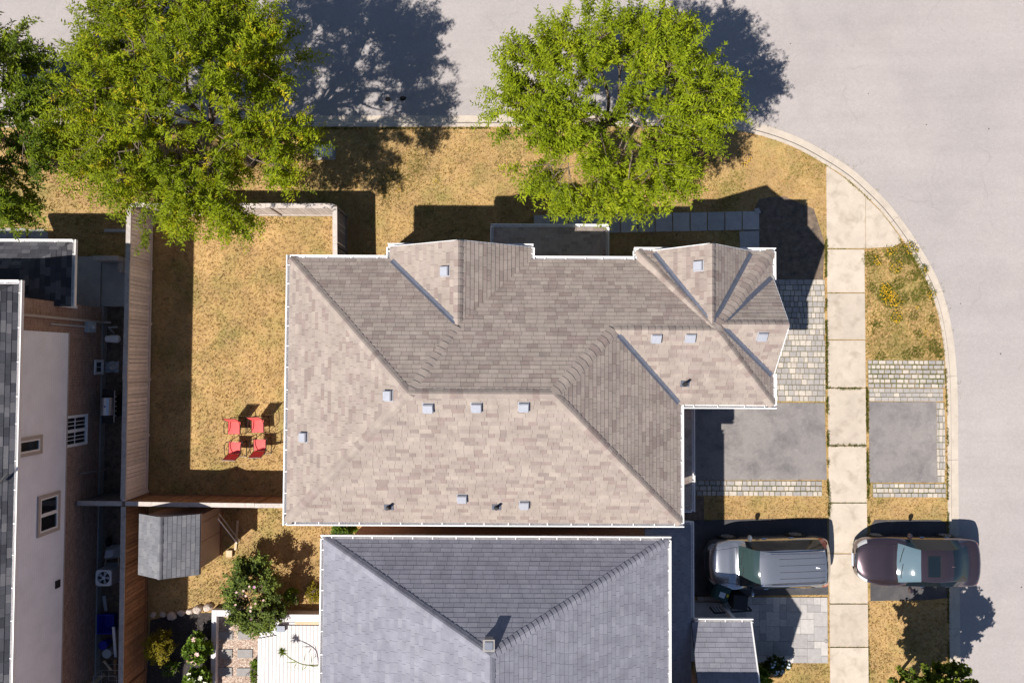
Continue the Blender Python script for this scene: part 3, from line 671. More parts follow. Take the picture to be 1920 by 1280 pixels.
# blended tabs come in soft runs of light and dark
def blend():
    r = rnd.random()
    return rnd.uniform(0.0, 0.3) if r < 0.17 else rnd.uniform(0.4, 0.75) if r < 0.62 else rnd.uniform(0.7, 1.0)
lst = []
for k, p in planes.items(): lst += shingle_plane(p, tf=blend, thick=0.0125)
lay_shingles(roof, lst, 'brown_sh', 300)
for rf, ps_ in ((pentroof, pent), (porchroof, porch)):
    lst = []
    for p in ps_: lst += shingle_plane(p, tf=blend)
    lay_shingles(rf, lst, 'brown_sh', 100)
pnm = {k: plane_of(p) for k, p in planes.items()}
def cp(a, b, k1, k2, **kw): ridge_caps(roof, a, b, pnm[k1], pnm[k2], 'brown_sh', tf=blend, **kw)
cp(NW, L_, 'N_left', 'W'); cp(SW, L_, 'S', 'W'); cp(SE, R_, 'S', 'E'); cp(Q_, R_, 'N_mid', 'E', wd=0.19, step=0.2); cp(L_, R_, 'N_mid', 'S')
ridge_caps(roof, GP + Vector((-0.02, -0.05, 0.03)), L_, (pnm['N_left'] + Vector((-0.16, 0, 0))).normalized(), (pnm['N_left'] + Vector((0.16, 0, 0))).normalized(), 'brown_sh', 0.2, 0.19, tf=blend)
cp(A_, Q_, 'N_mid', 'wS'); cp(c0, A_, 'w2', 'n2a', wd=0.13); cp(c1, A_, 'n2b', 'e2a', wd=0.2, step=0.2); cp(c2, A_, 'e2b', 'wS')
cp(FP, GP, 'gW', 'gE'); cp(HP, hA, 'hW', 'hE'); cp(KP, kA, 'kS', 'kN')
strip(roof, G0, GP, pnm['N_left'], pnm['gW']); strip(roof, j1, Q_, pnm['E'], pnm['wS']); strip(roof, H0, hA, pnm['n2a'], pnm['hW']); strip(roof, H1, hA, pnm['n2b'], pnm['hE'])
strip(roof, K0, kA, pnm['e2b'], pnm['kS']); strip(roof, K1, kA, pnm['e2a'], pnm['kN'])
for x, y, k in ((831, 508, 'gW'), (1307, 498, 'hW'), (1232, 637, 'wS'), (1296, 636, 'wS'), (1431, 634, 'kS'), (724, 742, 'W'), (802, 768, 'S'), (893, 767, 'S'), (982, 766, 'S'), (565, 820, 'W'), (866, 938, 'S'), (983, 950, 'S')):
    vent_box(roof, x, y, planes[k])
for x, y, k in ((1284, 719, 'wS'), (729, 950, 'S'), (931, 950, 'S')): vent_pipe(roof, x, y, planes[k])
G = lambda p, q, o, z=EZ, e=(0, 0): gutter(house, p, q, o, z, e)
G((xW, yS), (xW, yN), (-1, 0), EZ, (0.12, 0.12)); G((xW, yN), (g0 - 0.1, yN), (0, 1)); G((g1 + 0.1, yN), (3.8, yN), (0, 1))
G((g0, yN), (g0, gy), (-1, 0), EZ, (-0.02, 0.0)); G((g1, yN), (g1, gy), (1, 0), EZ, (-0.02, 0.0))
G((g0 - 0.08, gy), (g0 + 0.75, gy), (0, 1)); G((g1 - 0.75, gy), (g1 + 0.08, gy), (0, 1))
G((3.92, yN), (3.92, fN), (-1, 0), EZ, (0.0, 0.0)); G((3.84, fN), (5.0, fN), (0, 1)); G((7.1, fN), (fE, fN), (0, 1), EZ, (0, 0.12))
G((fE, k1 - 0.1), (fE, fN), (1, 0)); G((fE, fS), (fE, k0 + 0.1), (1, 0)); G((xE + 0.12, fS), (fE, fS), (0, -1), EZ, (0, 0.12)); G((xE, yS), (xE, fS), (1, 0)); G((xW, yS), (xE, yS), (0, -1), EZ, (0, 0.12))
G((6.26, -5.08), (6.26, -1.2), (1, 0), pz, (0.1, 0)); G((4.95, -5.08), (6.26, -5.08), (0, -1), pz)
G((px0, py1), (px1, py1), (0, 1), pz, (0.11, 0.11)); G((px0, 2.8), (px0, py1), (-1, 0), pz); G((px1, 2.8), (px1, py1), (1, 0), pz)
# rake boards of the gables
for a, b, n in ((F0, FP, (0, 1, 0)), (F1, FP, (0, 1, 0)), (H0, HP, (0, 1, 0)), (H1, HP, (0, 1, 0)), (K0, KP, (1, 0, 0)), (K1, KP, (1, 0, 0))):
    B().beam(a + Vector(n) * 0.012 - Vector((0, 0, 0.1)), b + Vector(n) * 0.012 - Vector((0, 0, 0.1)), 0.03, 0.17, n).mk('rake_board', 'white', house) if False else B().beam(a + Vector(n) * 0.012 - Vector((0, 0, 0.1)), b + Vector(n) * 0.012 - Vector((0, 0, 0.1)), 0.03, 0.15).mk('rake_board', 'white', house)
B().box(-6.6, -4.62, 0, 4.87, 2.8, 5.36).mk('wall', 'brickm', house)
w = B().box(4.875, -0.95, 0, 7.78, 3.08, 5.355).mk('wall', 'brickm', house)
B().box(-3.45, 2.803, 0, 0.2, 3.2, 5.35).mk('wall', 'brickm', house)
for a, b, c in ((Vector((g0 + 0.1, 3.15, EZ - 0.1)), Vector((g1 - 0.1, 3.15, EZ - 0.1)), Vector((gx, 3.15, gz - 0.1))), (Vector((h0 + 0.1, 3.1, EZ - 0.1)), Vector((h1 - 0.1, 3.1, EZ - 0.1)), Vector((hx, 3.1, hz - 0.1))), (Vector((7.8, k0 + 0.1, EZ - 0.1)), Vector((7.8, k1 - 0.1, EZ - 0.1)), Vector((7.8, ky, kz - 0.1)))):
    mk('gable_wall', [a, b, c], [(0, 1, 2)], 'siding', house)
b = B()
for x0, y0, x1, y1 in ((xW, yS, xE, yN), (xE + 0.003, fS, fE, fN)): b.box(x0 + 0.01, y0 + 0.01, EZ - 0.125, x1 - 0.012, y1 - 0.012, EZ - 0.11)
b.box(g0, yN, EZ - 0.127, g1, gy - 0.01, EZ - 0.113); b.mk('soffit', 'white', house)
dr = B().box(4.88, -4.45, 0.02, 4.93, -1.25, 2.25).mk('garage_door', 'white', house)
for r in range(4):
    for k in range(4): B().box(4.931, -4.4 + k * 0.79, 0.08 + r * 0.54, 4.945, -4.4 + k * 0.79 + 0.7, 0.08 + r * 0.54 + 0.44).mk('panel', 'white', dr)
for y0 in (-0.4, 1.4): window(house, 7.78, y0, y0 + 1.2, 3.4, 4.8, 1)
for x0 in (-6.0, -2.6, 5.6): window(house, 3.2 if x0 == -2.6 else 2.8 if x0 < 0 else 3.08, x0, x0 + 1.4, 3.3, 4.7, 1, axis='Y')
for y0 in (-3.8, 0.6): window(house, -6.6, y0, y0 + 1.6, 1.0, 2.3, -1)
for x in (-0.5, 3.1): B().box(x - 0.07, 4.45, 0.16, x + 0.07, 4.6, 2.88).mk('porch_post', 'white', house)
B().box(-0.6, 2.83, 0.0, 3.2, 4.65, 0.16).mk('porch_floor', 'slab', house)
occ([(-6.6, -4.62), (4.87, -4.62), (4.87, -0.95), (7.78, -0.95), (7.78, 3.08), (4.87, 3.08), (0.2, 3.2), (-6.6, 3.0)])

# ------------------------------------------------------------------ the slate-grey house to the south
gW_, gE_, gN_, gS_ = -5.82, 4.87, -5.55, -21.0; ax, ay, az = -0.57, -8.13, 7.9
nh = thing('grey_house', 'two-storey house with slate-grey shingle hip roof beside the brown one', 'house', (-0.5, -9, 0))
a_, a2 = Vector((ax, ay, az)), Vector((ax, gS_, az))
gp_ = {'N': [Vector((gW_, gN_, EZ)), Vector((gE_, gN_, EZ)), a_], 'W': [Vector((gW_, gN_, EZ)), a_, a2, Vector((gW_, gS_, EZ))], 'E': [Vector((gE_, gN_, EZ)), Vector((gE_, gS_, EZ)), a2, a_]}
nroof = deck_mesh('roof', gp_.values(), 'grey_deck', nh)
lst = shingle_plane(gp_['N'], widths=(0.31, 0.31, 0.31, 0.33), exp=0.145, thick=0.0085)
cut = -12.2                                                          # shingles run as far as the view reaches, plain sheet beyond
def cutp(P):
    P = [tuple(p) for p in P]; n = len(P); out = []
    for i in range(n):
        p, q = Vector(P[i]), Vector(P[(i + 1) % n])
        if p.y >= cut: out.append(p)
        if (p.y >= cut) != (q.y >= cut): out.append(p.lerp(q, (cut - p.y) / (q.y - p.y)))
    return out
for k in 'WE': lst += shingle_plane(cutp(gp_[k]), widths=(0.31, 0.31, 0.31, 0.33), exp=0.145, thick=0.0075 if k == 'W' else 0.0085)
lay_shingles(nroof, lst, 'grey_sh', 300)
gn = {k: plane_of(p) for k, p in gp_.items()}
for e, k in ((Vector((gW_, gN_, EZ)), 'W'), (Vector((gE_, gN_, EZ)), 'E')): ridge_caps(nroof, e, a_, gn['N'], gn[k], 'grey_sh', 0.16, 0.15)
ridge_caps(nroof, Vector((ax, -12.2, az)), a_, gn['W'], gn['E'], 'grey_sh', 0.16, 0.15)
# chimney flue
ch = WP(917, 1203, Vector(gp_['N'][2]), gn['N']); cb = B()
cb.box(ch.x - 0.12, ch.y - 0.12, ch.z - 0.2, ch.x + 0.12, ch.y + 0.12, ch.z + 0.22); cb.box(ch.x - 0.165, ch.y - 0.165, ch.z + 0.223, ch.x + 0.165, ch.y + 0.165, ch.z + 0.26); cb.mk('chimney', 'stone', nroof)
B().box(ch.x - 0.11, ch.y - 0.11, ch.z + 0.263, ch.x + 0.11, ch.y + 0.11, ch.z + 0.29).mk('chimney_cap', 'flash', nroof)
GN = lambda p, q, o, z=EZ, e=(0, 0): gutter(nh, p, q, o, z, e)
GN((gW_, gN_), (gE_, gN_), (0, 1), EZ, (0.12, 0.12)); GN((gW_, gS_), (gW_, gN_), (-1, 0)); GN((gE_, -13), (gE_, gN_), (1, 0))
low = [[Vector((6.22, -5.62, pz)), Vector((6.22, -8.9, pz)), Vector((6.22, -14.0, pz)), Vector((4.5, -14.0, pz + 0.7)), Vector((4.5, -5.62, pz + 0.7))]]
prc = [[Vector((6.24, -8.95, pz + 0.02)), Vector((8.27, -8.95, pz + 0.02)), Vector((8.27, -11.2, pz + 1.05)), Vector((6.24, -11.2, pz + 1.05))]]
wing = [[Vector((4.5, -11.3, EZ)), Vector((7.2, -11.3, EZ)), Vector((7.2, -13.1, 6.8)), Vector((4.5, -13.1, 6.8))], [Vector((7.2, -14.9, EZ)), Vector((4.5, -14.9, EZ)), Vector((4.5, -13.1, 6.8)), Vector((7.2, -13.1, 6.8))]]
ngar = deck_mesh('garage_roof', low, 'grey_deck', nh); npor = deck_mesh('porch_roof', prc, 'grey_deck', nh); nwin = deck_mesh('front_wing_roof', wing, 'grey_deck', nh)
lay_shingles(npor, shingle_plane(prc[0], widths=(0.36,), exp=0.16), 'grey_sh', 150)
ls = []
for p in low: ls += shingle_plane(cutp(p), widths=(0.31, 0.33))
lay_shingles(ngar, ls, 'grey_sh', 60)
ls = []
for p in wing: ls += shingle_plane(p, widths=(0.6,), exp=0.3)
lay_shingles(nwin, ls, 'grey_sh', 0)
GN((6.22, -8.85), (6.22, -5.62), (1, 0), pz, (0, 0.1)); GN((4.9, -5.62), (6.22, -5.62), (0, 1), pz); GN((6.36, -8.95), (8.27, -8.95), (0, 1), pz + 0.02, (0, 0.1))
B().beam((8.3, -8.95, pz - 0.06), (8.3, -11.2, pz + 0.97), 0.05, 0.17).mk('rake_board', 'white', nh)
B().box(-5.4, -20.8, 0, 4.5, -5.98, 5.37).mk('wall', 'brickg', nh); B().box(4.503, -14.6, 0, 6.8, -11.6, 5.36).mk('wall', 'brickg', nh)
B().box(4.504, -11.58, 0, 5.7, -6.1, 2.88).mk('wall', 'brickg', nh)
mk('gable_wall', [(6.9, -11.4, 5.4), (6.9, -14.8, 5.4), (6.9, -13.1, 6.7)], [(0, 1, 2)], 'siding', nh)
B().box(gW_ + 0.01, -20.9, EZ - 0.125, gE_ - 0.012, gN_ - 0.012, EZ - 0.11).mk('soffit', 'white', nh)
gd = B().box(5.702, -8.6, 0.02, 5.74, -6.4, 2.25).mk('garage_door', 'white', nh)
for y in (-9.3, -11.0): B().box(8.02, y - 0.07, 0.0, 8.16, y + 0.07, pz).mk('porch_post', 'white', nh)
B().box(5.72, -11.4, 0.0, 8.3, -9.2, 0.32).mk('porch_floor', 'slab', nh)
for x0 in (-4.0, 1.5): window(nh, -5.98, x0, x0 + 1.1, 3.2, 4.5, 1, axis='Y')
occ([(-5.4, -20), (5.7, -20), (5.7, -5.98), (-5.4, -5.98)]); occ([(5.7, -11.4), (8.3, -11.4), (8.3, -9.2), (5.7, -9.2)])

# ------------------------------------------------------------------ the neighbour house on the west side
X0 = -15.9
wh = thing('west_house', 'brick and pale siding house with charcoal roof at the left edge', 'house', (-18, -5, 0))
EW = 5.2; eX = -15.74; nE = 2.40; wp = [[Vector((eX, nE, EW)), Vector((eX, -20, EW)), Vector((-21.5, -20, EW + 3.4)), Vector((-21.5, nE - 3.2, EW + 3.4))], [Vector((eX, nE, EW)), Vector((-21.5, nE - 3.2, EW + 3.4)), Vector((-27, nE, EW))]]
wroof = deck_mesh('roof', wp, 'grey_deck', wh)
cut = -11.0
pp = [Vector((eX, nE, EW)), Vector((eX, cut, EW)), Vector((-17.8, cut, EW + 3.4 * 2.28 / 5.98)), Vector((-17.8, nE - 1.22, EW + 3.4 * 2.28 / 5.98))]
lay_shingles(wroof, shingle_plane(pp, widths=(0.28, 0.33, 0.4), exp=0.15), 'dark_sh', 200)
prf = [[Vector((-15.42, 4.08, pz)), Vector((-15.42, 1.84, pz)), Vector((-16.9, 1.84, pz + 0.5)), Vector((-16.9, 3.1, pz + 0.5))], [Vector((-15.42, 4.08, pz)), Vector((-16.9, 3.1, pz + 0.5)), Vector((-20, 3.1, pz + 0.5)), Vector((-20, 4.08, pz))], [Vector((-16.9, 3.1, pz + 0.5)), Vector((-16.9, 1.84, pz + 0.5)), Vector((-20, 1.84, pz + 0.5)), Vector((-20, 3.1, pz + 0.5))]]
wlow = deck_mesh('porch_roof', prf, 'grey_deck', wh)
ls = []
for p in prf[:2]: ls += shingle_plane(p, widths=(0.3, 0.36), exp=0.16)
lay_shingles(wlow, ls, 'dark_sh', 100)
GW = lambda p, q, o, z=EW, e=(0, 0): gutter(wh, p, q, o, z, e, hang=1.0)
GW((eX, -14), (eX, nE), (1, 0), EW, (0, 0.11)); GW((-20, nE), (eX, nE), (0, 1)); GW((-15.42, 1.84), (-15.42, 4.08), (1, 0), pz, (0, 0.11)); GW((-20, 4.08), (-15.42, 4.08), (0, 1), pz)
B().box(-26, -20, 0.28, X0, 2.0, 5.08).mk('wall', 'brickb', wh)
B().box(-26, -20, 0, X0 + 0.05, 2.04, 0.28).mk('foundation', 'foundation', wh)
sy = WX(90, 622, X0 + 0.04).y; sz = WX(125, 760, X0 + 0.05).z
B().box(X0 - 0.02, -20.02, sz, X0 + 0.06, sy, 5.07).mk('siding_wall', 'siding', wh)
B().box(X0 - 0.03, -20.03, sz - 0.05, X0 + 0.075, sy + 0.02, sz).mk('siding_trim', 'trimbeige', wh)
b = B(); a = WX(46, 590, X0 + 0.09); q = WX(198, 597, X0 + 0.09); b.beam((X0 + 0.06, a.y, 5.05), (X0 + 0.06, a.y, 0.25), 0.08, 0.1, (1, 0, 0)); b.beam((X0 + 0.06, a.y, 0.3), (X0 + 0.3, a.y, 0.18), 0.08, 0.1); b.mk('downspout', 'trimbeige', wh)
B().box(X0 + 0.002, 1.84, 2.0, X0 + 0.1, 1.93, 2.9).mk('downspout', 'white', wh)
def wwin(xa, ya, xb, yb, X, **k):
    p = WX((xa + xb) / 2, ya, X); q = WX((xa + xb) / 2, yb, X); t = WX(xa, (ya + yb) / 2, X); u = WX(xb, (ya + yb) / 2, X)
    return window(wh, X, q.y, p.y, u.z, t.z, 1, **k)
wwin(69, 925, 110, 1000, X0 + 0.061, panes=2, trim=0.11); wwin(30, 818, 77, 854, X0 + 0.061, panes=1, trim=0.11)
wwin(116, 778, 161, 836, X0 + 0.001, panes=2, cols=3, rows=2, trim=0.04, tm='white', t=0.07)
wwin(176, 674, 192, 702, X0 + 0.051, panes=1, cols=2, trim=0.05, tm='white', t=0.05)
p = WX(109, 1094, X0 + 0.08); B().box(X0 + 0.061, p.y - 0.13, p.z - 0.1, X0 + 0.1, p.y + 0.13, p.z + 0.14).mk('wall_vent', 'black', wh)
mtr = WX(166, 613, X0); mb = B().box(X0, mtr.y - 0.2, mtr.z - 0.22, X0 + 0.16, mtr.y + 0.2, mtr.z + 0.25).mk('meter_box', 'acgrey', wh)
B().lathe((X0 + 0.16, mtr.y, mtr.z), [(0.1, 0), (0.1, 0.06), (0.04, 0.09)], 12, 'X').mk('meter_dial', 'lampwhite', mb)
B().tube([(X0 + 0.05, mtr.y, mtr.z + 0.25), (X0 + 0.05, mtr.y, 3.4)], 0.025, 6).mk('conduit', 'acgrey', mb)
B().beam(W(-4, 908, 5.52), W(14, 886, 5.46), 0.07, 0.03).mk('roof_antenna', 'black', wh)
ps = WL([(142, 480), (190, 478), (190, 575), (142, 575)]); B().prism(ccw([(-18.0, 2.02), (-16.0, 2.02), (-16.0, 4.0), (-18.0, 4.0)]), 0, 0.25).mk('porch_floor', 'slab', wh)
B().box(-15.98, 2.06, 0, -15.0, 3.75, 0.22).mk('porch_step', 'slab', wh)
B().box(-15.95, 3.76, 0, -15.02, 3.94, 0.85).mk('porch_side_wall', 'fencewhite', wh); B().box(-15.2, 3.35, 0.22, -15.02, 3.755, 0.5).mk('porch_side_wall', 'fencewhite', wh)
B().box(-15.98, 4.98, 0, -14.9, 5.1, 0.12).mk('bed_edging', 'slab', wh); B().box(-15.02, 4.3, 0, -14.9, 4.978, 0.12).mk('bed_edging', 'slab', wh); B().box(-14.95, 3.9, 0, -14.3, 4.02, 0.1).mk('bed_edging', 'slab', wh)
occ([(-26, -20), (X0, -20), (X0, 2.0), (-15.0, 2.0), (-15.0, 4.0), (-26, 4.0)])
s_ = sheet('west_walk', occ(WL([(-40, 428), (48, 428), (51, 460), (-40, 460)])), 0.02, 'slab', None, -0.04); s_['kind'] = 'structure'
s_ = sheet('west_patio', occ(WL([(54, 430), (82, 430), (90, 436), (91, 462), (54, 462)])), 0.021, 'slab', None, -0.04); s_['kind'] = 'structure'

# ------------------------------------------------------------------ fences, board by board
def fence(name, label, p, q, mb, mc, h=1.78, bw=0.145, side=1, post=2.35, cap=0.17, railm=None, gapm=None):
    p, q = Vector((p[0], p[1], 0)), Vector((q[0], q[1], 0)); d = (q - p).normalized(); L = (q - p).length; n = Vector((-d.y, d.x, 0)) * side
    t = thing(name, label, 'fence', tuple((p + q) / 2)); Z = Vector((0, 0, 1)); railm = railm or mb
    N = int(L / bw); w = L / N
    for i in range(N):
        c = p + d * ((i + 0.5) * w) + n * rnd.uniform(-0.004, 0.004); hh = h - 0.03 + rnd.uniform(-0.006, 0.006); a = d * (w / 2 - rnd.uniform(0.004, 0.010)); b = n * 0.011
        lean = d * rnd.uniform(-0.006, 0.006)
        V = [c + s1 * a + s2 * b + Z * zz + (lean if zz > 1 else Vector()) for zz in (0.06, hh) for s1, s2 in ((-1, -1), (1, -1), (1, 1), (-1, 1))]
        mk('board', V, BOXF, mb, t, rnd.random())
    for k in (-1, 1):
        for z0, z1 in ((0.05, 0.17), (h - 0.16, h - 0.035)):
            B().beam(p + n * (0.028 * k) + Z * ((z0 + z1) / 2), q + n * (0.028 * k) + Z * ((z0 + z1) / 2), 0.028, z1 - z0).mk('rail', railm, t)
    NP = max(1, round(L / post)); st = L / NP
    for i in range(NP + 1):
        c = p + d * (i * st); B().box(c.x - 0.055, c.y - 0.055, 0, c.x + 0.055, c.y + 0.055, h - 0.034).mk('post', railm, t)
        if i < NP:
            a, b = c + d * 0.004, p + d * ((i + 1) * st) - d * 0.004; zz = h + rnd.uniform(-0.01, 0.006)
            B().beam(a + Z * (zz - 0.015) + n * rnd.uniform(-0.012, 0.012), b + Z * (zz - 0.015) + n * rnd.uniform(-0.012, 0.012), cap, 0.035).mk('cap_board', mc, t, tint=0.5)
    return t
fence('board_fence', 'weathered tan board fence along the left side of the dry back yard', (-14.14, -5.1), (-14.14, 5.72), 'fenceold', 'fencecap')
fence('board_fence', 'red-brown cedar fence behind the shed, left of the mulch bed', (-14.06, -14.2), (-14.12, -5.35), 'cedar', 'fencecap')
fence('board_fence', 'cedar fence with pale cap between back yard and shed', (-14.05, -5.24), (-7.0, -5.3), 'cedar', 'fencewhite', cap=0.16)
fence('board_fence', 'sunlit bleached board fence along the top of the back yard', (-14.05, 5.69), (-6.62, 5.69), 'fencewhite', 'fencewhite')
fence('gate_fence', 'dark grey-brown gate fence joining the top fence to the brown-roofed house', (-6.54, 5.66), (-6.5, 2.9), 'fencedark', 'fencewhite', post=1.35, bw=0.24)
fence('board_fence', 'short dark fence crossing the narrow side yard of the brick house', (-15.8, -5.24), (-14.16, -5.24), 'fencedark', 'fencecap', post=1.6)
# ------------------------------------------------------------------ garden shed
sx0, sx1, sxr, sy0, sy1 = -13.33, -11.15, -12.3, -7.68, -5.52
shed = thing('garden_shed', 'taupe garden shed with grey shingle gable roof next to the cedar fence', 'shed', (-12.2, -6.6, 0))
sp_ = [[Vector((sx0, sy1, 2.15)), Vector((sx0, sy0, 2.15)), Vector((sxr, sy0, 2.7)), Vector((sxr, sy1, 2.7))], [Vector((sx1, sy0, 2.15)), Vector((sx1, sy1, 2.15)), Vector((sxr, sy1, 2.7)), Vector((sxr, sy0, 2.7))]]
sroof = deck_mesh('roof', sp_, 'grey_deck', shed, 0.02, 0.06)
lay_shingles(sroof, shingle_plane(sp_[0], widths=(0.3,), exp=0.15, thick=0.008) + shingle_plane(sp_[1], widths=(0.3,), exp=0.15), 'shed_sh', 300)
ridge_caps(sroof, sp_[0][2], sp_[0][3], plane_of(sp_[0]), plane_of(sp_[1]), 'shed_sh', 0.3, 0.09)
b = B(); ww = (sx0 + 0.1, sx1 - 0.12, sy0 + 0.12, sy1 - 0.12)
b.box(ww[0], ww[2], 0.08, ww[1], ww[3], 2.1); b.add([(ww[0], ww[3], 2.1), (ww[1], ww[3], 2.1), (sxr, ww[3], 2.62), (ww[0], ww[2], 2.1), (ww[1], ww[2], 2.1), (sxr, ww[2], 2.62)], [(0, 2, 1), (3, 4, 5)])
b.mk('wall', 'shedwall', shed); B().box(ww[0] - 0.03, ww[2] - 0.03, 0, ww[1] + 0.06, ww[3] + 0.03, 0.08).mk('base', 'cedar', shed, tint=0.5)
for y in (-7.3, -6.6): B().box(ww[1] + 0.002, y, 0.14, ww[1] + 0.025, y + 0.66, 1.95).mk('door', 'shedwall', shed)
B().box(sx1 - 0.02, sy0, 2.03, sx1 + 0.02, sy1, 2.12).mk('fascia', 'shedwall', shed)
lp = thing('leaning_poles', 'white and bare poles leaning against the right side of the shed', 'poles', (-10.9, -6.6, 0))
for k, m in ((0, 'white'), (0.09, 'steel')): B().tube([(-10.62 + k, -7.1 + k, 0.02), (-10.95 + k * 0.5, -5.9 + k * 2, 1.1)], 0.022, 6).mk('pole', m, lp)
B().box(-11.0, -7.6, 0.0, -10.78, -7.35, 0.12).mk('timber_block', 'lumber', lp)
B().beam((-10.68, -7.35, 0.03), (-10.6, -6.2, 0.03), 0.09, 0.05).mk('plank', 'lumber', lp)

# ------------------------------------------------------------------ neighbour's deck, gravel path, rocks
zd = 0.42
deck = thing('garden_deck', 'pale grey board deck at the back corner of the grey house', 'deck', tuple(W(545, 1240)))
a = W(484, 1172, zd); e = W(640, 1172, zd); bwid = 0.142; k = 0; x = a.x
while x < e.x:
    y1 = W(500, 1172, zd).y
    if x < W(517, 1172, zd).x: y1 = W(500, 1196 - (x - a.x) * 8, zd).y
    mk('deck_board', B().box(x, -13.5, zd - 0.03, x + bwid - 0.012, y1, zd + rnd.uniform(-0.002, 0.002)).v, BOXF, 'deck', deck, rnd.random()); x += bwid
p = W(517, 1162, zd); q = W(625, 1150, zd)
B().box(p.x, p.y - 0.05, zd - 0.35, q.x, p.y + 0.1, zd + 0.02).mk('deck_border', 'deck', deck, tint=0.6)
B().box(p.x - 0.05, p.y + 0.105, zd - 0.4, q.x, p.y + 0.24, zd + 0.06).mk('deck_border', 'planter', deck)
B().box(W(553, 1162, zd).x, p.y - 0.16, zd + 0.003, q.x, p.y - 0.055, zd + 0.02).mk('step_board', 'lumber', deck)
B().box(a.x + 0.02, -13.4, 0, q.x, p.y - 0.1, zd - 0.05).mk('deck_base', 'planter', deck)
occ([(a.x, -14), (q.x, -14), (q.x, p.y + 0.3), (a.x, p.y + 0.3)])
lt = thing('deck_lantern', 'small dark square lantern standing on the white deck', 'lantern', tuple(W(526, 1178, zd + 0.1)))
c = W(526, 1178, zd + 0.1)
B().box(c.x - 0.16, c.y - 0.1, zd, c.x + 0.16, c.y + 0.1, zd + 0.1).mk('body', 'black', lt); B().box(c.x - 0.17, c.y - 0.11, zd + 0.101, c.x + 0.17, c.y + 0.11, zd + 0.13).mk('lid', 'flash', lt)
ed = thing('timber_edging', 'white L-shaped timber edging around the gravel path', 'edging', tuple(W(401, 1210)))
p = W(397, 1143, 0.28); q = W(406, 1143, 0.28); r = W(432, 1155, 0.28)
B().box(p.x, -14, 0, q.x, p.y, 0.28).mk('timber', 'planter', ed); B().box(q.x + 0.003, r.y, 0, r.x, p.y - 0.002, 0.278).mk('timber', 'planter', ed)
for x0, y0, x1, y1 in ((410, 1182, 437, 1197), (447, 1182, 470, 1197), (408, 1216, 436, 1232), (446, 1216, 474, 1232), (408, 1250, 436, 1266), (445, 1251, 473, 1266), (407, 1284, 435, 1300), (445, 1284, 473, 1300)):
    o = sheet('stepping_stone', WL([(x0, y0), (x1, y0), (x1, y1), (x0, y1)]), 0.055, 'stone', gp, 0.0)
# pebbles
gpx = WL([(407, 1152), (482, 1152), (482, 1330), (405, 1330)]); x0, x1 = min(p.x for p in gpx), max(p.x for p in gpx); y0, y1 = min(p.y for p in gpx), max(p.y for p in gpx)
n = 5200; X = npr.uniform(x0, x1, n); Y = npr.uniform(y0, y1, n); S = npr.uniform(0.014, 0.034, n); A = npr.uniform(0, 6.28, n)
V = np.zeros((n, 5, 3)); 
for i in range(4): V[:, i, 0] = X + S * np.cos(A + i * 1.571) * npr.uniform(0.8, 1.3, n); V[:, i, 1] = Y + S * np.sin(A + i * 1.571) * npr.uniform(0.7, 1.2, n); V[:, i, 2] = 0.012
V[:, 4, 0] = X; V[:, 4, 1] = Y; V[:, 4, 2] = 0.014 + S * 0.8
base = np.arange(n)[:, None] * 5; Ft = np.stack([np.concatenate([base + i, base + (i + 1) % 4, base + 4], 1) for i in range(4)], 1).reshape(-1, 3)
npmesh('pebbles', V.reshape(-1, 3), Ft, 'pebble', gp, np.repeat(npr.random(n), 4), True)['kind'] = 'stuff'
def rock(name, label, px, py, sx, sy, h, seed, m='rock', group='boulders edging the mulch bed'):
    r = random.Random(seed); c = W(px, py); nu, nv = 9, 5; V = []; Fc = []; ph = [r.uniform(0.78, 1.2) for _ in range(nu)]
    for j in range(nv):
        t = j / (nv - 1) * math.pi / 2
        for i in range(nu):
            a = 6.283 * i / nu; k = math.cos(t * 0.93) ** 0.6 * ph[i] * r.uniform(0.93, 1.07)
            V.append((c.x + sx * k * math.cos(a), c.y + sy * k * math.sin(a), h * math.sin(t) * r.uniform(0.9, 1.05) - 0.02))
    for j in range(nv - 1):
        for i in range(nu): Fc.append((j * nu + i, j * nu + (i + 1) % nu, (j + 1) * nu + (i + 1) % nu, (j + 1) * nu + i))
    Fc.append(tuple((nv - 1) * nu + i for i in range(nu)))
    return tag(mk(name, V, Fc, m), label, 'rock', group)
for i, (px, py, sx, sy, h, l) in enumerate(((391, 1137, 0.19, 0.17, 0.22, 'cream boulder touching the corner of the white timber edging'), (372, 1141, 0.21, 0.17, 0.22, 'wide tan sunlit boulder, second from the white timber edging'), (356, 1145, 0.13, 0.13, 0.14, 'small tan boulder at the edge of the shed shadow'), (341, 1148, 0.18, 0.12, 0.16, 'flat lilac-grey boulder in shade, right of the largest shaded one'), (323, 1152, 0.22, 0.18, 0.2, 'largest grey boulder lying in the shed shadow'), (306, 1151, 0.12, 0.12, 0.12, 'small round shaded boulder left of the largest one'), (287, 1151, 0.13, 0.12, 0.12, 'dim boulder in deep shade nearest the cedar fence'))):
    rock('boulder', l, px, py, sx, sy, h, i)
for i, (px, py, l) in enumerate(((103, 308, 'leftmost white stone edging the shrub bed under the tree'), (112, 307, 'middle white stone edging the shrub bed under the tree'), (122, 304, 'rightmost white stone edging the shrub bed under the tree'))):
    rock('edging_stone', l, px, py, 0.11, 0.08, 0.1, 20 + i, group='stones edging the shrub bed')

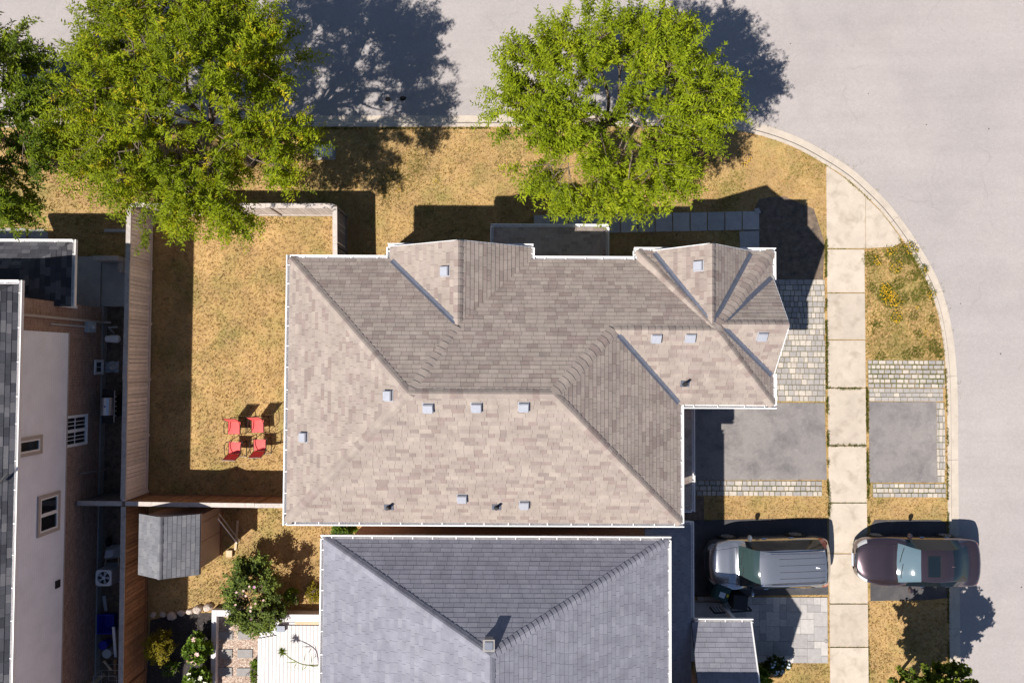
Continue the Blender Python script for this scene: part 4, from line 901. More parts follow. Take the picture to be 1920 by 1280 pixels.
# ------------------------------------------------------------------ yard furniture: four sling chairs
def make_chair():
    t = thing('patio_chair', 'red', 'chair', (0, 0, 0)); w = 0.225
    def sling(name, pts, ww):
        V = []; Fc = []
        for y, z in pts:
            for s in (-1, -0.5, 0, 0.5, 1): V.append((ww * s, y, z - 0.018 * (1 - s * s)))
        for y, z in pts:
            for s in (-1, -0.5, 0, 0.5, 1): V.append((ww * s, y, z - 0.018 * (1 - s * s) - 0.008))
        n = len(pts); off = n * 5
        for i in range(n - 1):
            for j in range(4):
                a = i * 5 + j; Fc.append((a, a + 1, a + 6, a + 5)); Fc.append((off + a + 5, off + a + 6, off + a + 1, off + a))
        return mk(name, V, Fc, 'red', t, smooth=True, local=True)
    sling('seat', [(-0.25, 0.425), (-0.2, 0.435), (0.0, 0.41), (0.2, 0.40)], w)
    sling('backrest', [(0.205, 0.405), (0.24, 0.55), (0.30, 0.75), (0.365, 0.97)], w)
    for s in (-1, 1):
        x = s * (w + 0.015)
        B().tube([(x, -0.26, 0.42), (x, 0.0, 0.4), (x, 0.205, 0.4), (x, 0.25, 0.55), (x, 0.37, 0.98)], 0.011, 6).mk('side_rail', 'blackmetal', t, local=True)
        ax_ = s * (w + 0.075)
        B().tube(catmull([(ax_, -0.27, 0.0), (ax_, -0.25, 0.3), (ax_, -0.235, 0.56), (ax_, -0.17, 0.635), (ax_, 0.1, 0.64), (x, 0.29, 0.66)], 3), 0.013, 6).mk('armrest', 'blackmetal', t, local=True)
        B().tube([(ax_, -0.27, 0.012), (ax_, 0.05, 0.012), (ax_, 0.34, 0.012), (x, 0.15, 0.4)], 0.012, 6).mk('leg', 'blackmetal', t, local=True)
    B().tube([(-w - 0.015, 0.372, 0.98), (w + 0.015, 0.372, 0.98)], 0.011, 6).mk('top_bar', 'blackmetal', t, local=True)
    B().tube([(-w - 0.075, -0.25, 0.4), (w + 0.075, -0.25, 0.4)], 0.011, 6).mk('cross_bar', 'blackmetal', t, local=True)
    B().tube([(-w - 0.075, 0.34, 0.014), (w + 0.075, 0.34, 0.014)], 0.011, 6).mk('cross_bar', 'blackmetal', t, local=True)
    return t
def copy_tree(o, parent=None):
    c = o.copy(); col.objects.link(c); c.parent = parent
    for ch_ in [k for k in o.children]: copy_tree(ch_, c)
    return c
ch0 = make_chair()
for i, (px, py, rz, l) in enumerate(((439, 801, 0.0, 'red sling patio chair on the lawn, upper left of the four, facing down'), (483, 798, 0.03, 'red sling patio chair on the lawn, upper right of the four, facing down'), (440, 841, math.pi - 0.03, 'red sling patio chair on the lawn, lower left of the four, dark back turned down'), (487, 836, math.pi + 0.02, 'red sling patio chair on the lawn, lower right of the four, dark back turned down'))):
    o = ch0 if i == 0 else copy_tree(ch0); c = W(px, py, 0.42); o.location = (c.x, c.y, 0); o.rotation_euler = (0, 0, rz)
    tag(o, l, 'chair', 'red patio chairs on the back lawn')

# ------------------------------------------------------------------ utility and side-yard things
c = W(605, 282, 0.35); ub = thing('utility_box', 'pale utility box standing on the boulevard lawn in tree shade', 'utility box', (c.x, c.y, 0))
B().box(c.x - 0.33, c.y - 0.2, 0.0, c.x + 0.33, c.y + 0.2, 0.33).mk('cabinet', 'acgrey', ub); B().box(c.x - 0.36, c.y - 0.23, 0.331, c.x + 0.36, c.y + 0.23, 0.37).mk('lid', 'white', ub)
B().box(c.x - 0.42, c.y - 0.28, -0.01, c.x + 0.42, c.y + 0.28, 0.04).mk('pad', 'slab', ub)
c = W(1548, 1201); tag(B().lathe((c.x, c.y, 0.02), [(0.075, 0), (0.075, 0.022), (0.05, 0.026), (0.048, 0.02)], 14).mk('valve_cover', 'stone'), 'small round metal valve cover at the end of the ashlar walkway', 'valve cover')
# air conditioner
c = W(194, 1083, 0.75); ac = thing('air_conditioner', 'square outdoor air conditioner with round fan in the side yard', 'air conditioner', (c.x, c.y, 0)); s = 0.29
b = B(); 
b.box(c.x - s, c.y - s, 0.06, c.x + s, c.y + s, 0.70); b.mk('housing', 'acgrey', ac)
b = B(); n = 28
ring = [(s + 0.01) * max(abs(math.cos(6.283 * i / n)), abs(math.sin(6.283 * i / n))) ** -1 for i in range(n)]
V = [(c.x + min(ring[i], s * 1.3) * math.cos(6.283 * i / n), c.y + min(ring[i], s * 1.3) * math.sin(6.283 * i / n), z) for z in (0.701, 0.75) for i in range(n)] + [(c.x + 0.235 * math.cos(6.283 * i / n), c.y + 0.235 * math.sin(6.283 * i / n), z) for z in (0.75, 0.705) for i in range(n)]
Fc = [(k * n + i, k * n + (i + 1) % n, (k + 1) * n + (i + 1) % n, (k + 1) * n + i) for k in range(3) for i in range(n)]
mk('top_ring', V, Fc, 'white', ac)
B().lathe((c.x, c.y, 0.702), [(0.23, 0), (0.23, 0.004)], 20).mk('fan_well', 'black', ac)
for i in range(5):
    a = i * 1.257; d = Vector((math.cos(a), math.sin(a), 0)); e = Vector((-d.y, d.x, 0)); p = Vector((c.x, c.y, 0.72))
    mk('fan_blade', [p + d * 0.05 - e * 0.02, p + d * 0.21 - e * 0.07, p + d * 0.21 + e * 0.05 + Vector((0, 0, 0.02)), p + d * 0.05 + e * 0.03 + Vector((0, 0, 0.012))], [(0, 1, 2, 3)], 'acgrey', ac)
B().lathe((c.x, c.y, 0.715), [(0.065, 0), (0.065, 0.03), (0.03, 0.04)], 14).mk('hub', 'sticker', ac)
B().box(c.x - 0.38, c.y - 0.38, 0.0, c.x + 0.38, c.y + 0.38, 0.058).mk('pad', 'slab', ac)
# barbecue
c = W(197, 762, 1.0); gr = thing('barbecue_grill', 'barbecue with brushed steel lid standing against the brick wall', 'grill', (c.x, c.y, 0))
B().box(c.x - 0.24, c.y - 0.4, 0.1, c.x + 0.2, c.y + 0.4, 0.8).mk('cabinet', 'black', gr)
V = []; n = 8
for yy in (-0.33, 0.33):
    for i in range(n + 1): a = math.pi * i / n; V.append((c.x - 0.02 - 0.23 * math.cos(a), c.y + yy, 0.84 + 0.22 * math.sin(a)))
Fc = [(i, i + 1, n + 2 + i, n + 1 + i) for i in range(n)] + [tuple(range(n + 1)), tuple(range(2 * n + 1, n, -1))]
mk('lid', V, Fc, 'steel', gr); B().lathe((c.x + 0.02, c.y, 1.045), [(0.035, 0), (0.035, 0.015)], 12).mk('thermometer', 'blue', gr)
B().tube([(c.x + 0.27, c.y - 0.6, 0.86), (c.x + 0.27, c.y + 0.6, 0.86)], 0.02, 8).mk('handle', 'steel', gr)
for s in (-1, 1): B().box(c.x - 0.2, c.y + s * 0.53 - 0.12, 0.8, c.x + 0.2, c.y + s * 0.53 + 0.12, 0.84).mk('side_shelf', 'black', gr)
for i in range(5): B().lathe((c.x + 0.22, c.y - 0.36 + i * 0.18, 0.72), [(0.03, 0), (0.025, 0.05)], 10, 'X').mk('knob', 'steel', gr)
# hose reel
c = W(203, 634, 0.7); hr = thing('hose_reel', 'white hose reel box beside the brick wall above the barbecue', 'hose reel', (c.x, c.y, 0))
B().lathe((c.x + 0.1, c.y - 0.02, 0.55), [(0.02, -0.25), (0.12, -0.25), (0.14, 0), (0.15, 0.18), (0.1, 0.25)], 14, 'X').mk('drum', 'white', hr)
B().box(c.x - 0.05, c.y - 0.13, 0, c.x + 0.05, c.y + 0.13, 0.45).mk('stand', 'acgrey', hr); B().tube([(c.x - 0.12, c.y + 0.2, 0.1), (c.x - 0.1, c.y + 0.42, 0.5), (c.x + 0.05, c.y + 0.45, 0.2)], 0.04, 8).mk('hose', 'acgrey', hr)
# clutter in the side yard
c = W(202, 688, 0.3); tb = thing('folded_tarp', 'crumpled pale tarp on the ground between hose reel and barbecue', 'tarp', (c.x, c.y, 0))
V = [(c.x + (i - 3) * 0.09 + rnd.uniform(-0.03, 0.03), c.y + (j - 3) * 0.07 + rnd.uniform(-0.03, 0.03), max(0.02, 0.28 - 0.08 * math.hypot(i - 3, j - 3) + rnd.uniform(-0.06, 0.06))) for j in range(7) for i in range(7)]
mk('cloth', V, [(j * 7 + i, j * 7 + i + 1, j * 7 + i + 8, j * 7 + i + 7) for j in range(6) for i in range(6)], 'acgrey', tb)
c = W(205, 1038, 0.4); wb = thing('wheelbarrow', 'pale upturned wheelbarrow tub above the air conditioner', 'wheelbarrow', (c.x, c.y, 0))
V = [(c.x - 0.3, c.y - 0.3, 0.1), (c.x + 0.3, c.y - 0.2, 0.1), (c.x + 0.32, c.y + 0.3, 0.1), (c.x - 0.25, c.y + 0.25, 0.1), (c.x - 0.18, c.y - 0.15, 0.42), (c.x + 0.15, c.y - 0.1, 0.45), (c.x + 0.17, c.y + 0.17, 0.45), (c.x - 0.13, c.y + 0.14, 0.42)]
mk('tub', V, BOXF, 'acgrey', wb)
B().lathe((c.x - 0.15, c.y + 0.42, 0.2), [(0.12, -0.04), (0.19, -0.03), (0.19, 0.03), (0.12, 0.04)], 14, 'X').mk('wheel', 'rubber', wb)
for s in (-1, 1): B().tube([(c.x + s * 0.2, c.y + 0.3, 0.12), (c.x + s * 0.28, c.y - 0.75, 0.25)], 0.02, 6).mk('handle', 'lumber', wb)
c = W(200, 1168, 0.3); bb_ = thing('blue_bin', 'open blue plastic tub in the side yard below the air conditioner', 'tub', (c.x, c.y, 0))
B().add([(c.x - 0.25, c.y - 0.3, 0), (c.x + 0.25, c.y - 0.3, 0), (c.x + 0.25, c.y + 0.3, 0), (c.x - 0.25, c.y + 0.3, 0), (c.x - 0.32, c.y - 0.37, 0.4), (c.x + 0.32, c.y - 0.37, 0.4), (c.x + 0.32, c.y + 0.37, 0.4), (c.x - 0.32, c.y + 0.37, 0.4), (c.x - 0.28, c.y - 0.33, 0.4), (c.x + 0.28, c.y - 0.33, 0.4), (c.x + 0.28, c.y + 0.33, 0.4), (c.x - 0.28, c.y + 0.33, 0.4), (c.x - 0.22, c.y - 0.27, 0.03), (c.x + 0.22, c.y - 0.27, 0.03), (c.x + 0.22, c.y + 0.27, 0.03), (c.x - 0.22, c.y + 0.27, 0.03)],
        [(0, 1, 5, 4), (1, 2, 6, 5), (2, 3, 7, 6), (3, 0, 4, 7), (4, 5, 9, 8), (5, 6, 10, 9), (6, 7, 11, 10), (7, 4, 8, 11), (8, 9, 13, 12), (9, 10, 14, 13), (10, 11, 15, 14), (11, 8, 12, 15), (12, 13, 14, 15)]).mk('tub_body', 'blue', bb_)
B().tube([(c.x - 0.31, c.y - 0.1, 0.36), (c.x - 0.36, c.y, 0.3), (c.x - 0.31, c.y + 0.1, 0.36)], 0.015, 6).mk('handle', 'black', bb_)
for px, py, l, m in ((193, 1209, 'dark blue lidded bucket beside the propped white plank', 'blue'), (200, 1225, 'pale round lidded bucket beside the propped white plank', 'acgrey')):
    c = W(px, py, 0.4); bk = thing('bucket', l, 'bucket', (c.x, c.y, 0), group=None)
    B().lathe((c.x, c.y, 0), [(0.13, 0), (0.16, 0.38)], 16).mk('body', m, bk); B().lathe((c.x, c.y, 0.381), [(0.17, 0), (0.17, 0.025), (0.15, 0.03), (0.05, 0.034)], 16).mk('lid', m, bk)
def plank(label, p, q, w=0.1, h=0.04, m='lumber', name='plank'):
    return tag(B().beam(p, q, w, h).mk(name, m, None, tint=0.5), label, 'plank')
plank('tall white plank propped beside the cedar fence in the side yard', W(217, 1231, 0.1), W(213, 1175, 1.0), 0.1, 0.04, 'white')
plank('short bare plank leaning left of the wire cage', W(209, 1255, 0.05), W(195, 1238, 0.3), 0.09)
plank('brown plank lying at the foot of the cedar fence', W(216, 1262, 0.05), W(216, 1235, 0.25), 0.1, 0.04, 'cedar')
plank('long plank slanting across the brick wall at the bottom left', W(196, 1264, 0.1), W(160, 1290, 1.0), 0.14, 0.05)
plank('old post leaning against the brick wall above the short side fence', W(212, 876, 0.05), W(150, 888, 1.7), 0.07, 0.06, 'fencedark')
plank('grey board on the ground below the air conditioner', W(195, 1116, 0.06), W(199, 1145, 0.06), 0.12, 0.03, 'acgrey')
c = W(212, 1268, 0.9); wc = thing('wire_cage', 'tall thin wire plant cage at the bottom of the side yard', 'plant cage', (c.x, c.y, 0))
for z in (0.3, 0.8, 1.3): B().tube([(c.x - 0.5, c.y - 0.4, z), (c.x + 0.35, c.y - 0.4, z), (c.x + 0.35, c.y + 0.2, z), (c.x - 0.5, c.y + 0.2, z), (c.x - 0.5, c.y - 0.4, z)], 0.008, 5).mk('ring_wire', 'steel', wc)
for x, y in ((-0.5, -0.4), (0.35, -0.4), (0.35, 0.2), (-0.5, 0.2)): B().tube([(c.x + x, c.y + y, 0), (c.x + x, c.y + y, 1.4)], 0.008, 5).mk('upright_wire', 'steel', wc)
# wheeled bins and railing by the grey house
def bin_(label, px, py, rz, m, tall=0.98):
    c = W(px, py, 0.9); t = thing('wheeled_bin', label, 'bin', (c.x, c.y, 0), rz, group='wheeled bins beside the driveway')
    B().add([(-0.2, -0.22, 0.04), (0.2, -0.22, 0.04), (0.2, 0.2, 0.04), (-0.2, 0.2, 0.04), (-0.26, -0.28, tall), (0.26, -0.28, tall), (0.26, 0.28, tall), (-0.26, 0.28, tall)], BOXF).mk('body', m, t, local=True)
    lid = B().add([(-0.28, -0.3, tall + 0.002), (0.28, -0.3, tall + 0.002), (0.28, 0.31, tall + 0.002), (-0.28, 0.31, tall + 0.002), (-0.25, -0.27, tall + 0.06), (0.25, -0.27, tall + 0.06), (0.25, 0.26, tall + 0.08), (-0.25, 0.26, tall + 0.08)], BOXF).mk('lid', m, t, local=True)
    B().tube([(-0.22, 0.34, tall - 0.03), (0.22, 0.34, tall - 0.03)], 0.018, 6).mk('handle', m, t, local=True)
    for s in (-1, 1): B().lathe((s * 0.24, 0.22, 0.11), [(0.11, -0.025), (0.11, 0.025)], 14, 'X').mk('wheel', 'rubber', t, local=True)
    return t, lid
t, lid = bin_('dark green wheeled bin with white sticker beside the grey car', 1352, 1110, 1.2, 'bingreen')
B().add([(-0.14, -0.12, 1.068), (0.06, -0.12, 1.068), (0.06, 0.1, 1.072), (-0.14, 0.1, 1.072), (-0.14, -0.12, 1.073), (0.06, -0.12, 1.073), (0.06, 0.1, 1.078), (-0.14, 0.1, 1.078)], BOXF).mk('sticker', 'sticker', lid, local=True)
B().add([(-0.05, -0.25, 1.066), (0.06, -0.25, 1.066), (0.06, -0.17, 1.068), (-0.05, -0.17, 1.068), (-0.05, -0.25, 1.071), (0.06, -0.25, 1.071), (0.06, -0.17, 1.073), (-0.05, -0.17, 1.073)], BOXF).mk('sticker', 'yellow', lid, local=True)
bin_('black wheeled bin standing at the corner of the porch walkway', 1386, 1127, 1.45, 'black')
rl = thing('porch_railing', 'black metal railing beside the porch steps of the grey house', 'railing', tuple(W(1392, 1150)))
p, q = W(1340, 1149, 0.95), W(1409, 1144, 0.95); p.z = q.z = 0
B().beam(p + Vector((0, 0, 0.95)), q + Vector((0, 0, 0.95)), 0.05, 0.04).mk('top_rail', 'blackmetal', rl); B().beam(p + Vector((0, 0, 0.15)), q + Vector((0, 0, 0.15)), 0.03, 0.03).mk('bottom_rail', 'blackmetal', rl)
for i in range(13): c = p.lerp(q, i / 12); r_ = 0.025 if i in (0, 12) else 0.011; B().box(c.x - r_, c.y - r_, 0.0 if i in (0, 12) else 0.166, c.x + r_, c.y + r_, 0.929).mk('baluster', 'blackmetal', rl)

# ------------------------------------------------------------------ cars: one lofted skin cut into panels, glass and lamps
def make_car(name, label, loc, rz, keys, pm, wheels, wr, cuts, group=None, rails=False, sunroof=False):
    t = thing(name, label, 'car', loc, rz, group)
    ks = [tuple(k) for k in keys]; X0_, X1_ = ks[0][0], ks[-1][0]; SU = 5; rows = catmull(ks, SU); NS = len(rows)
    def section(r):
        x, wb, zs, zb, we, ze, zc = r
        for xw in wheels:                                          # wheel arches bite into the lower edge
            dx = abs(x - xw)
            if dx < wr + 0.06: zs = max(zs, min(zb - 0.16, math.sqrt((wr + 0.06) ** 2 - dx * dx) + wr - 0.02))
        sill = [(wb * 0.80, zs + 0.0), (wb * 0.955, zs + 0.01), (wb * 0.99, zs + (zb - zs) * 0.35), (wb, zs + (zb - zs) * 0.62), (wb * 0.985, zs + (zb - zs) * 0.86), (wb * 0.955, zb)]
        top = [(wb * 0.955 + (we - wb * 0.955) * 0.5, zb + (ze - zb) * 0.52), (we, ze), (we * 0.9, ze + (zc - ze) * 0.45), (we * 0.55, ze + (zc - ze) * 0.86), (0.0, zc)]
        half = sill + top; fx = (x - X0_) / (X1_ - X0_)
        bow = -0.10 * max(0, 1 - fx / 0.12) - 0.15 * math.exp(-((fx - 0.36) / 0.13) ** 2) + 0.12 * math.exp(-((fx - 0.82) / 0.12) ** 2) + 0.06 * max(0, (fx - 0.93) / 0.07)
        half3 = [(x + bow * (1 - (y / wb) ** 2), y, z) for y, z in half]
        return [(a_, -y, z) for a_, y, z in half3] + [(a_, y, z) for a_, y, z in half3[-2::-1]]
    G_ = [section(r) for r in rows]; M = len(G_[0]); V = [p for r in G_ for p in r]
    faces = {}
    for i in range(NS - 1):
        s = i / SU + 0.5 / SU
        for j in range(M - 1):
            jj = min(j, M - 2 - j)                                    # 0 sill .. 9 roof centre
            k = cuts(s, jj)
            faces.setdefault(k, []).append((i * M + j, i * M + j + 1, (i + 1) * M + j + 1, (i + 1) * M + j))
    faces['body'] += [tuple(range(M))[::-1], tuple((NS - 1) * M + j for j in range(M))]
    body = None
    mats = {'body': pm, 'windshield': 'windsh' if sunroof else 'windsh2', 'side_window': 'carglass', 'rear_window': 'carglass', 'headlight': 'lampwhite', 'taillight': 'lampred', 'grille': 'black', 'roof_panel': pm, 'bumper': pm, 'trim': 'chrome'}
    for k in ['body'] + [q for q in faces if q != 'body']:
        used = sorted({i for f in faces[k] for i in f}); mp = {u: i for i, u in enumerate(used)}
        fl = [tuple(mp[i] for i in f) for f in faces[k]]
        # split left and right lamps and windows into their own meshes
        sides = [None]
        if k in ('headlight', 'taillight', 'side_window'): sides = [-1, 1]
        for sd in sides:
            f2 = [f for f in faces[k] if sd is None or (sum(V[i][1] for i in f) > 0) == (sd > 0)]
            if not f2: continue
            u2 = sorted({i for f in f2 for i in f}); m2 = {u: i for i, u in enumerate(u2)}
            o = mk(k, [V[i] for i in u2], [tuple(m2[i] for i in f) for f in f2], mats[k], t, smooth=True, local=True)
            if k == 'body': body = o
    for xw in wheels:
        kx = np.interp(xw, [r[0] for r in rows], [r[1] for r in rows])
        for s in (-1, 1):
            y = s * (kx - 0.115)
            wh_ = B().lathe((xw, y, wr), [(wr * 0.66, -0.11), (wr * 0.93, -0.11), (wr, -0.07), (wr, 0.07), (wr * 0.93, 0.11), (wr * 0.66, 0.11)], 24, 'Y').mk('wheel', 'rubber', t, smooth=False, local=True)
            rim = B().lathe((xw, y + s * 0.105, wr), [(wr * 0.66, -0.01), (wr * 0.66, 0.012), (wr * 0.58, 0.014), (wr * 0.56, 0.0)], 24, 'Y')
            for q in range(7):
                a = q * 6.283 / 7; d = Vector((math.cos(a), 0, math.sin(a))); c_ = Vector((xw, y + s * 0.112, wr)); rim.beam(c_ + d * 0.03, c_ + d * wr * 0.6, 0.045, 0.02, (0, 1, 0))
            rim.mk('rim', 'steel', wh_, local=True)
        B().box(xw - wr - 0.05, -kx * 0.8, 0.2, xw + wr + 0.05, kx * 0.8, wr + 0.38).mk('wheel_well', 'black', t, local=True)
    B().box(rows[0][0] + 0.3, -0.7, 0.2, rows[-1][0] - 0.3, 0.7, 0.42).mk('underbody', 'black', t, local=True)
    cowl = ks[4]
    for s in (-1, 1):
        p = Vector((cowl[0] + 0.42, s * (cowl[1] * 0.955), cowl[3] + 0.08)); b = B()
        b.add([p + Vector((dx, s * dy, dz)) for dy, dz, sc_ in ((0.0, 0, .5), (0.1, 0.03, 1), (0.2, 0.03, 0.9), (0.24, 0.03, 0.5)) for dx, dz in ((-0.07 * sc_, dz - 0.07 * sc_), (0.06 * sc_, dz - 0.07 * sc_), (0.06 * sc_, dz + 0.07 * sc_), (-0.04 * sc_, dz + 0.07 * sc_))],
              [(k * 4 + i, k * 4 + (i + 1) % 4, k * 4 + 4 + (i + 1) % 4, k * 4 + 4 + i) for k in range(3) for i in range(4)] + [(12, 13, 14, 15), (3, 2, 1, 0)])
        b.mk('mirror', pm, t, local=True)
        for xa in (0.95, 2.0):
            hx_ = cowl[0] + xa; kw = float(np.interp(hx_, [r[0] for r in rows], [r[1] for r in rows])); B().beam((hx_, s * (kw + 0.012), cowl[3] - 0.12), (hx_ + 0.18, s * (kw + 0.012), cowl[3] - 0.12), 0.03, 0.03).mk('door_handle', 'chrome', t, local=True)
    def top_line(name, s0, s1, y0, y1, m, lift=0.006, w=0.012, n=8):
        b = B(); pts = []
        for i in range(n + 1):
            f = i / n; s = s0 + (s1 - s0) * f; y = y0 + (y1 - y0) * f; pts.append(at(s, y, lift))
        b.tube(pts, w / 2, 5); return b.mk(name, m, t, local=True)
    def at(s, y, lift):
        i = min(NS - 2, max(0, int(s * SU))); fr = s * SU - i; r = [a + (b_ - a) * fr for a, b_ in zip(rows[i], rows[i + 1])]
        pr = section(r)[:M // 2 + 1][5:]; ys = [-p[1] for p in pr][::-1]; zs_ = [p[2] for p in pr][::-1]; xs_ = [p[0] for p in pr][::-1]
        return Vector((float(np.interp(abs(y), ys, xs_)), y, float(np.interp(abs(y), ys, zs_)) + lift))
    top_line('hood_seam', 3.95, 0.9, -0.70, -0.52, 'black'); top_line('hood_seam', 3.95, 0.9, 0.70, 0.52, 'black'); top_line('wiper', 4.15, 4.3, -0.55, 0.0, 'black', 0.02, 0.025); top_line('wiper', 4.15, 4.3, 0.05, 0.6, 'black', 0.02, 0.025)
    for s in (-1, 1):
        top_line('window_trim', 4.3, 7.8, s * 0.872, s * 0.872, 'chrome', -0.035, 0.022, 14)
    top_line('roof_seam', 5.1, 7.0 if sunroof else 8.0, -0.545, -0.5, 'black', -0.001, 0.012); top_line('roof_seam', 5.1, 7.0 if sunroof else 8.0, 0.545, 0.5, 'black', -0.001, 0.012)
    if sunroof: top_line('trunk_seam', 8.35, 8.35, -0.66, 0.66, 'black', 0.001, 0.014)
    top_line('hood_seam', 3.9, 3.9, -0.7, 0.7, 'black', 0.002, 0.03, 12)
    if rails:
        for s in (-1, 1):
            pts = [at(q, s * 0.58, 0.05 if 5.25 < q < 7.85 else 0.0) for q in np.linspace(5.15, 7.95, 12)]
            B().tube(pts, 0.022, 6).mk('roof_rail', 'chrome', t, local=True)
        for y in (-0.36, -0.12, 0.12, 0.36): top_line('roof_rib', 5.75, 7.8, y, y, 'black', 0.001, 0.014)
        top_line('spoiler_seam', 8.0, 8.0, -0.5, 0.5, 'black', 0.003, 0.014)
    if sunroof:
        b = B(); P_ = [[at(s, y, 0.008) for y in np.linspace(-0.38, 0.38, 7)] for s in np.linspace(5.35, 6.1, 5)]
        V2 = [p for r in P_ for p in r]; b.add(V2, [(i * 7 + j, i * 7 + j + 1, i * 7 + j + 8, i * 7 + j + 7) for i in range(4) for j in range(6)]); b.mk('sunroof', 'carglass', t, local=True, smooth=True)
        for a0, a1 in (((5.33, -0.39), (5.33, 0.39)), ((6.12, -0.39), (6.12, 0.39)), ((5.33, -0.39), (6.12, -0.39)), ((5.33, 0.39), (6.12, 0.39))): top_line('sunroof_trim', a0[0], a1[0], a0[1], a1[1], 'black', 0.006, 0.02)
    p = at(7.3 if rails else 6.95, 0.0, 0.0); B().add([p + Vector(v) for v in ((-0.09, -0.02, 0), (0.07, -0.025, 0), (0.07, 0.025, 0), (-0.09, 0.02, 0), (0.05, 0, 0.06))], [(0, 1, 4), (1, 2, 4), (2, 3, 4), (3, 0, 4)]).mk('antenna', pm, t, local=True)
    f0 = rows[0][0] - 0.11; sunroof and B().box(f0 - 0.03, -0.25, 0.46, f0 - 0.008, 0.25, 0.58).mk('license_plate', 'sticker', t, local=True)
    return t
def cut_sedan(s, j):
    if 4.0 < s < 5.0 and j >= 7: return 'windshield'
    if 7.0 < s < 8.0 and j >= 7: return 'rear_window'
    if 4.4 < s < 7.65 and j in (5, 6): return 'side_window'
    if 0.6 < s < 1.9 and j in (4, 5, 6): return 'headlight'
    if 9.2 < s < 10.6 and j in (4, 5): return 'taillight'
    if s < 0.35 and j >= 7: return 'trim'
    if s < 0.9 and j >= 6: return 'grille'
    return 'body'
def cut_suv(s, j):
    if 4.0 < s < 5.0 and j >= 7: return 'windshield'
    if 8.0 < s < 9.0 and j >= 7: return 'rear_window'
    if 4.4 < s < 7.95 and j in (5, 6): return 'side_window'
    if 0.5 < s < 1.7 and j in (4, 5, 6): return 'headlight'
    if 8.0 < s < 10.3 and j in (4, 5, 6): return 'taillight'
    if s < 1.0 and j >= 6: return 'grille'
    return 'body'
SED = [(0.0, .44, .34, .56, .36, .61, .64), (0.12, .68, .24, .65, .55, .70, .74), (0.45, .86, .21, .76, .72, .81, .86), (1.0, .925, .2, .86, .74, .91, .96), (1.58, .935, .2, .92, .74, .97, 1.02), (2.28, .935, .2, .95, .60, 1.37, 1.43), (2.9, .935, .2, .96, .61, 1.42, 1.48),
       (3.5, .93, .2, .97, .585, 1.37, 1.44), (4.28, .92, .21, .985, .68, 1.03, 1.08), (4.72, .875, .24, .96, .68, 1.0, 1.05), (4.90, .76, .3, .88, .60, .92, .96), (4.97, .62, .4, .70, .50, .74, .77)]
SUV = [(0.0, .48, .38, .70, .40, .76, .80), (0.1, .70, .28, .82, .58, .88, .92), (0.36, .87, .25, .95, .72, 1.0, 1.05), (0.75, .935, .24, 1.01, .75, 1.06, 1.11), (1.14, .94, .24, 1.06, .76, 1.11, 1.16), (1.86, .94, .24, 1.09, .65, 1.58, 1.64), (2.7, .94, .24, 1.10, .67, 1.64, 1.71),
       (3.6, .94, .24, 1.11, .66, 1.62, 1.69), (4.22, .93, .25, 1.12, .64, 1.54, 1.61), (4.5, .90, .28, 1.10, .70, 1.16, 1.2), (4.64, .80, .34, .92, .60, .96, .99), (4.69, .68, .42, .76, .50, .8, .83)]
p = W(1606, 1049, 0.6); sedan = make_car('sedan_car', 'plum-brown sedan with sunroof parked on the short apron, overhanging the curb', (p.x, p.y, 0.014), -0.004, SED, 'plum', (0.95, 3.88), 0.335, cut_sedan, sunroof=True); sedan.scale = (0.905, 0.98, 0.97)
p = W(1326, 1056, 0.7); suv = make_car('suv_car', 'grey crossover car with roof rails parked on the black driveway', (p.x, p.y, 0.014), 0.035, SUV, 'suv', (0.92, 3.62), 0.36, cut_suv, rails=True); suv.scale = (0.965, 0.99, 0.98)
p = W(36, 158, 0.7); make_car('street_car', 'navy car parked at the curb, mostly hidden beneath the trees', (p.x, p.y, ZR + 0.002), 0.0, SUV, 'navy', (0.92, 3.62), 0.36, cut_suv, rails=True)

# ------------------------------------------------------------------ foliage
def unit(a): return a / np.maximum(np.linalg.norm(a, axis=-1, keepdims=True), 1e-9)
def leaves(name, P, D, N, L, Wd, m, parent, tint, fold=0.25):
    n = len(P); S = unit(np.cross(D, N)); L = L[:, None]; Wd = Wd[:, None]; N2 = unit(np.cross(S, D))
    V = np.stack([P, P + D * L * 0.45 + S * Wd + N2 * Wd * fold, P + D * L - N2 * L * 0.12, P + D * L * 0.45 - S * Wd + N2 * Wd * fold], 1).reshape(-1, 3)
    b = np.arange(n)[:, None] * 4; F = np.concatenate([np.concatenate([b, b + 1, b + 2], 1), np.concatenate([b, b + 2, b + 3], 1)], 1).reshape(-1, 3)
    return npmesh(name, V, F, m, parent, np.repeat(tint, 2))
def lumpy(rng, k=9):
    D = unit(rng.normal(size=(k, 3))); A = rng.uniform(-0.16, 0.17, k); S = rng.uniform(2, 7, k)
    return lambda d: 1 + (A[None] * np.exp(S[None] * (d @ D.T - 1))).sum(1)
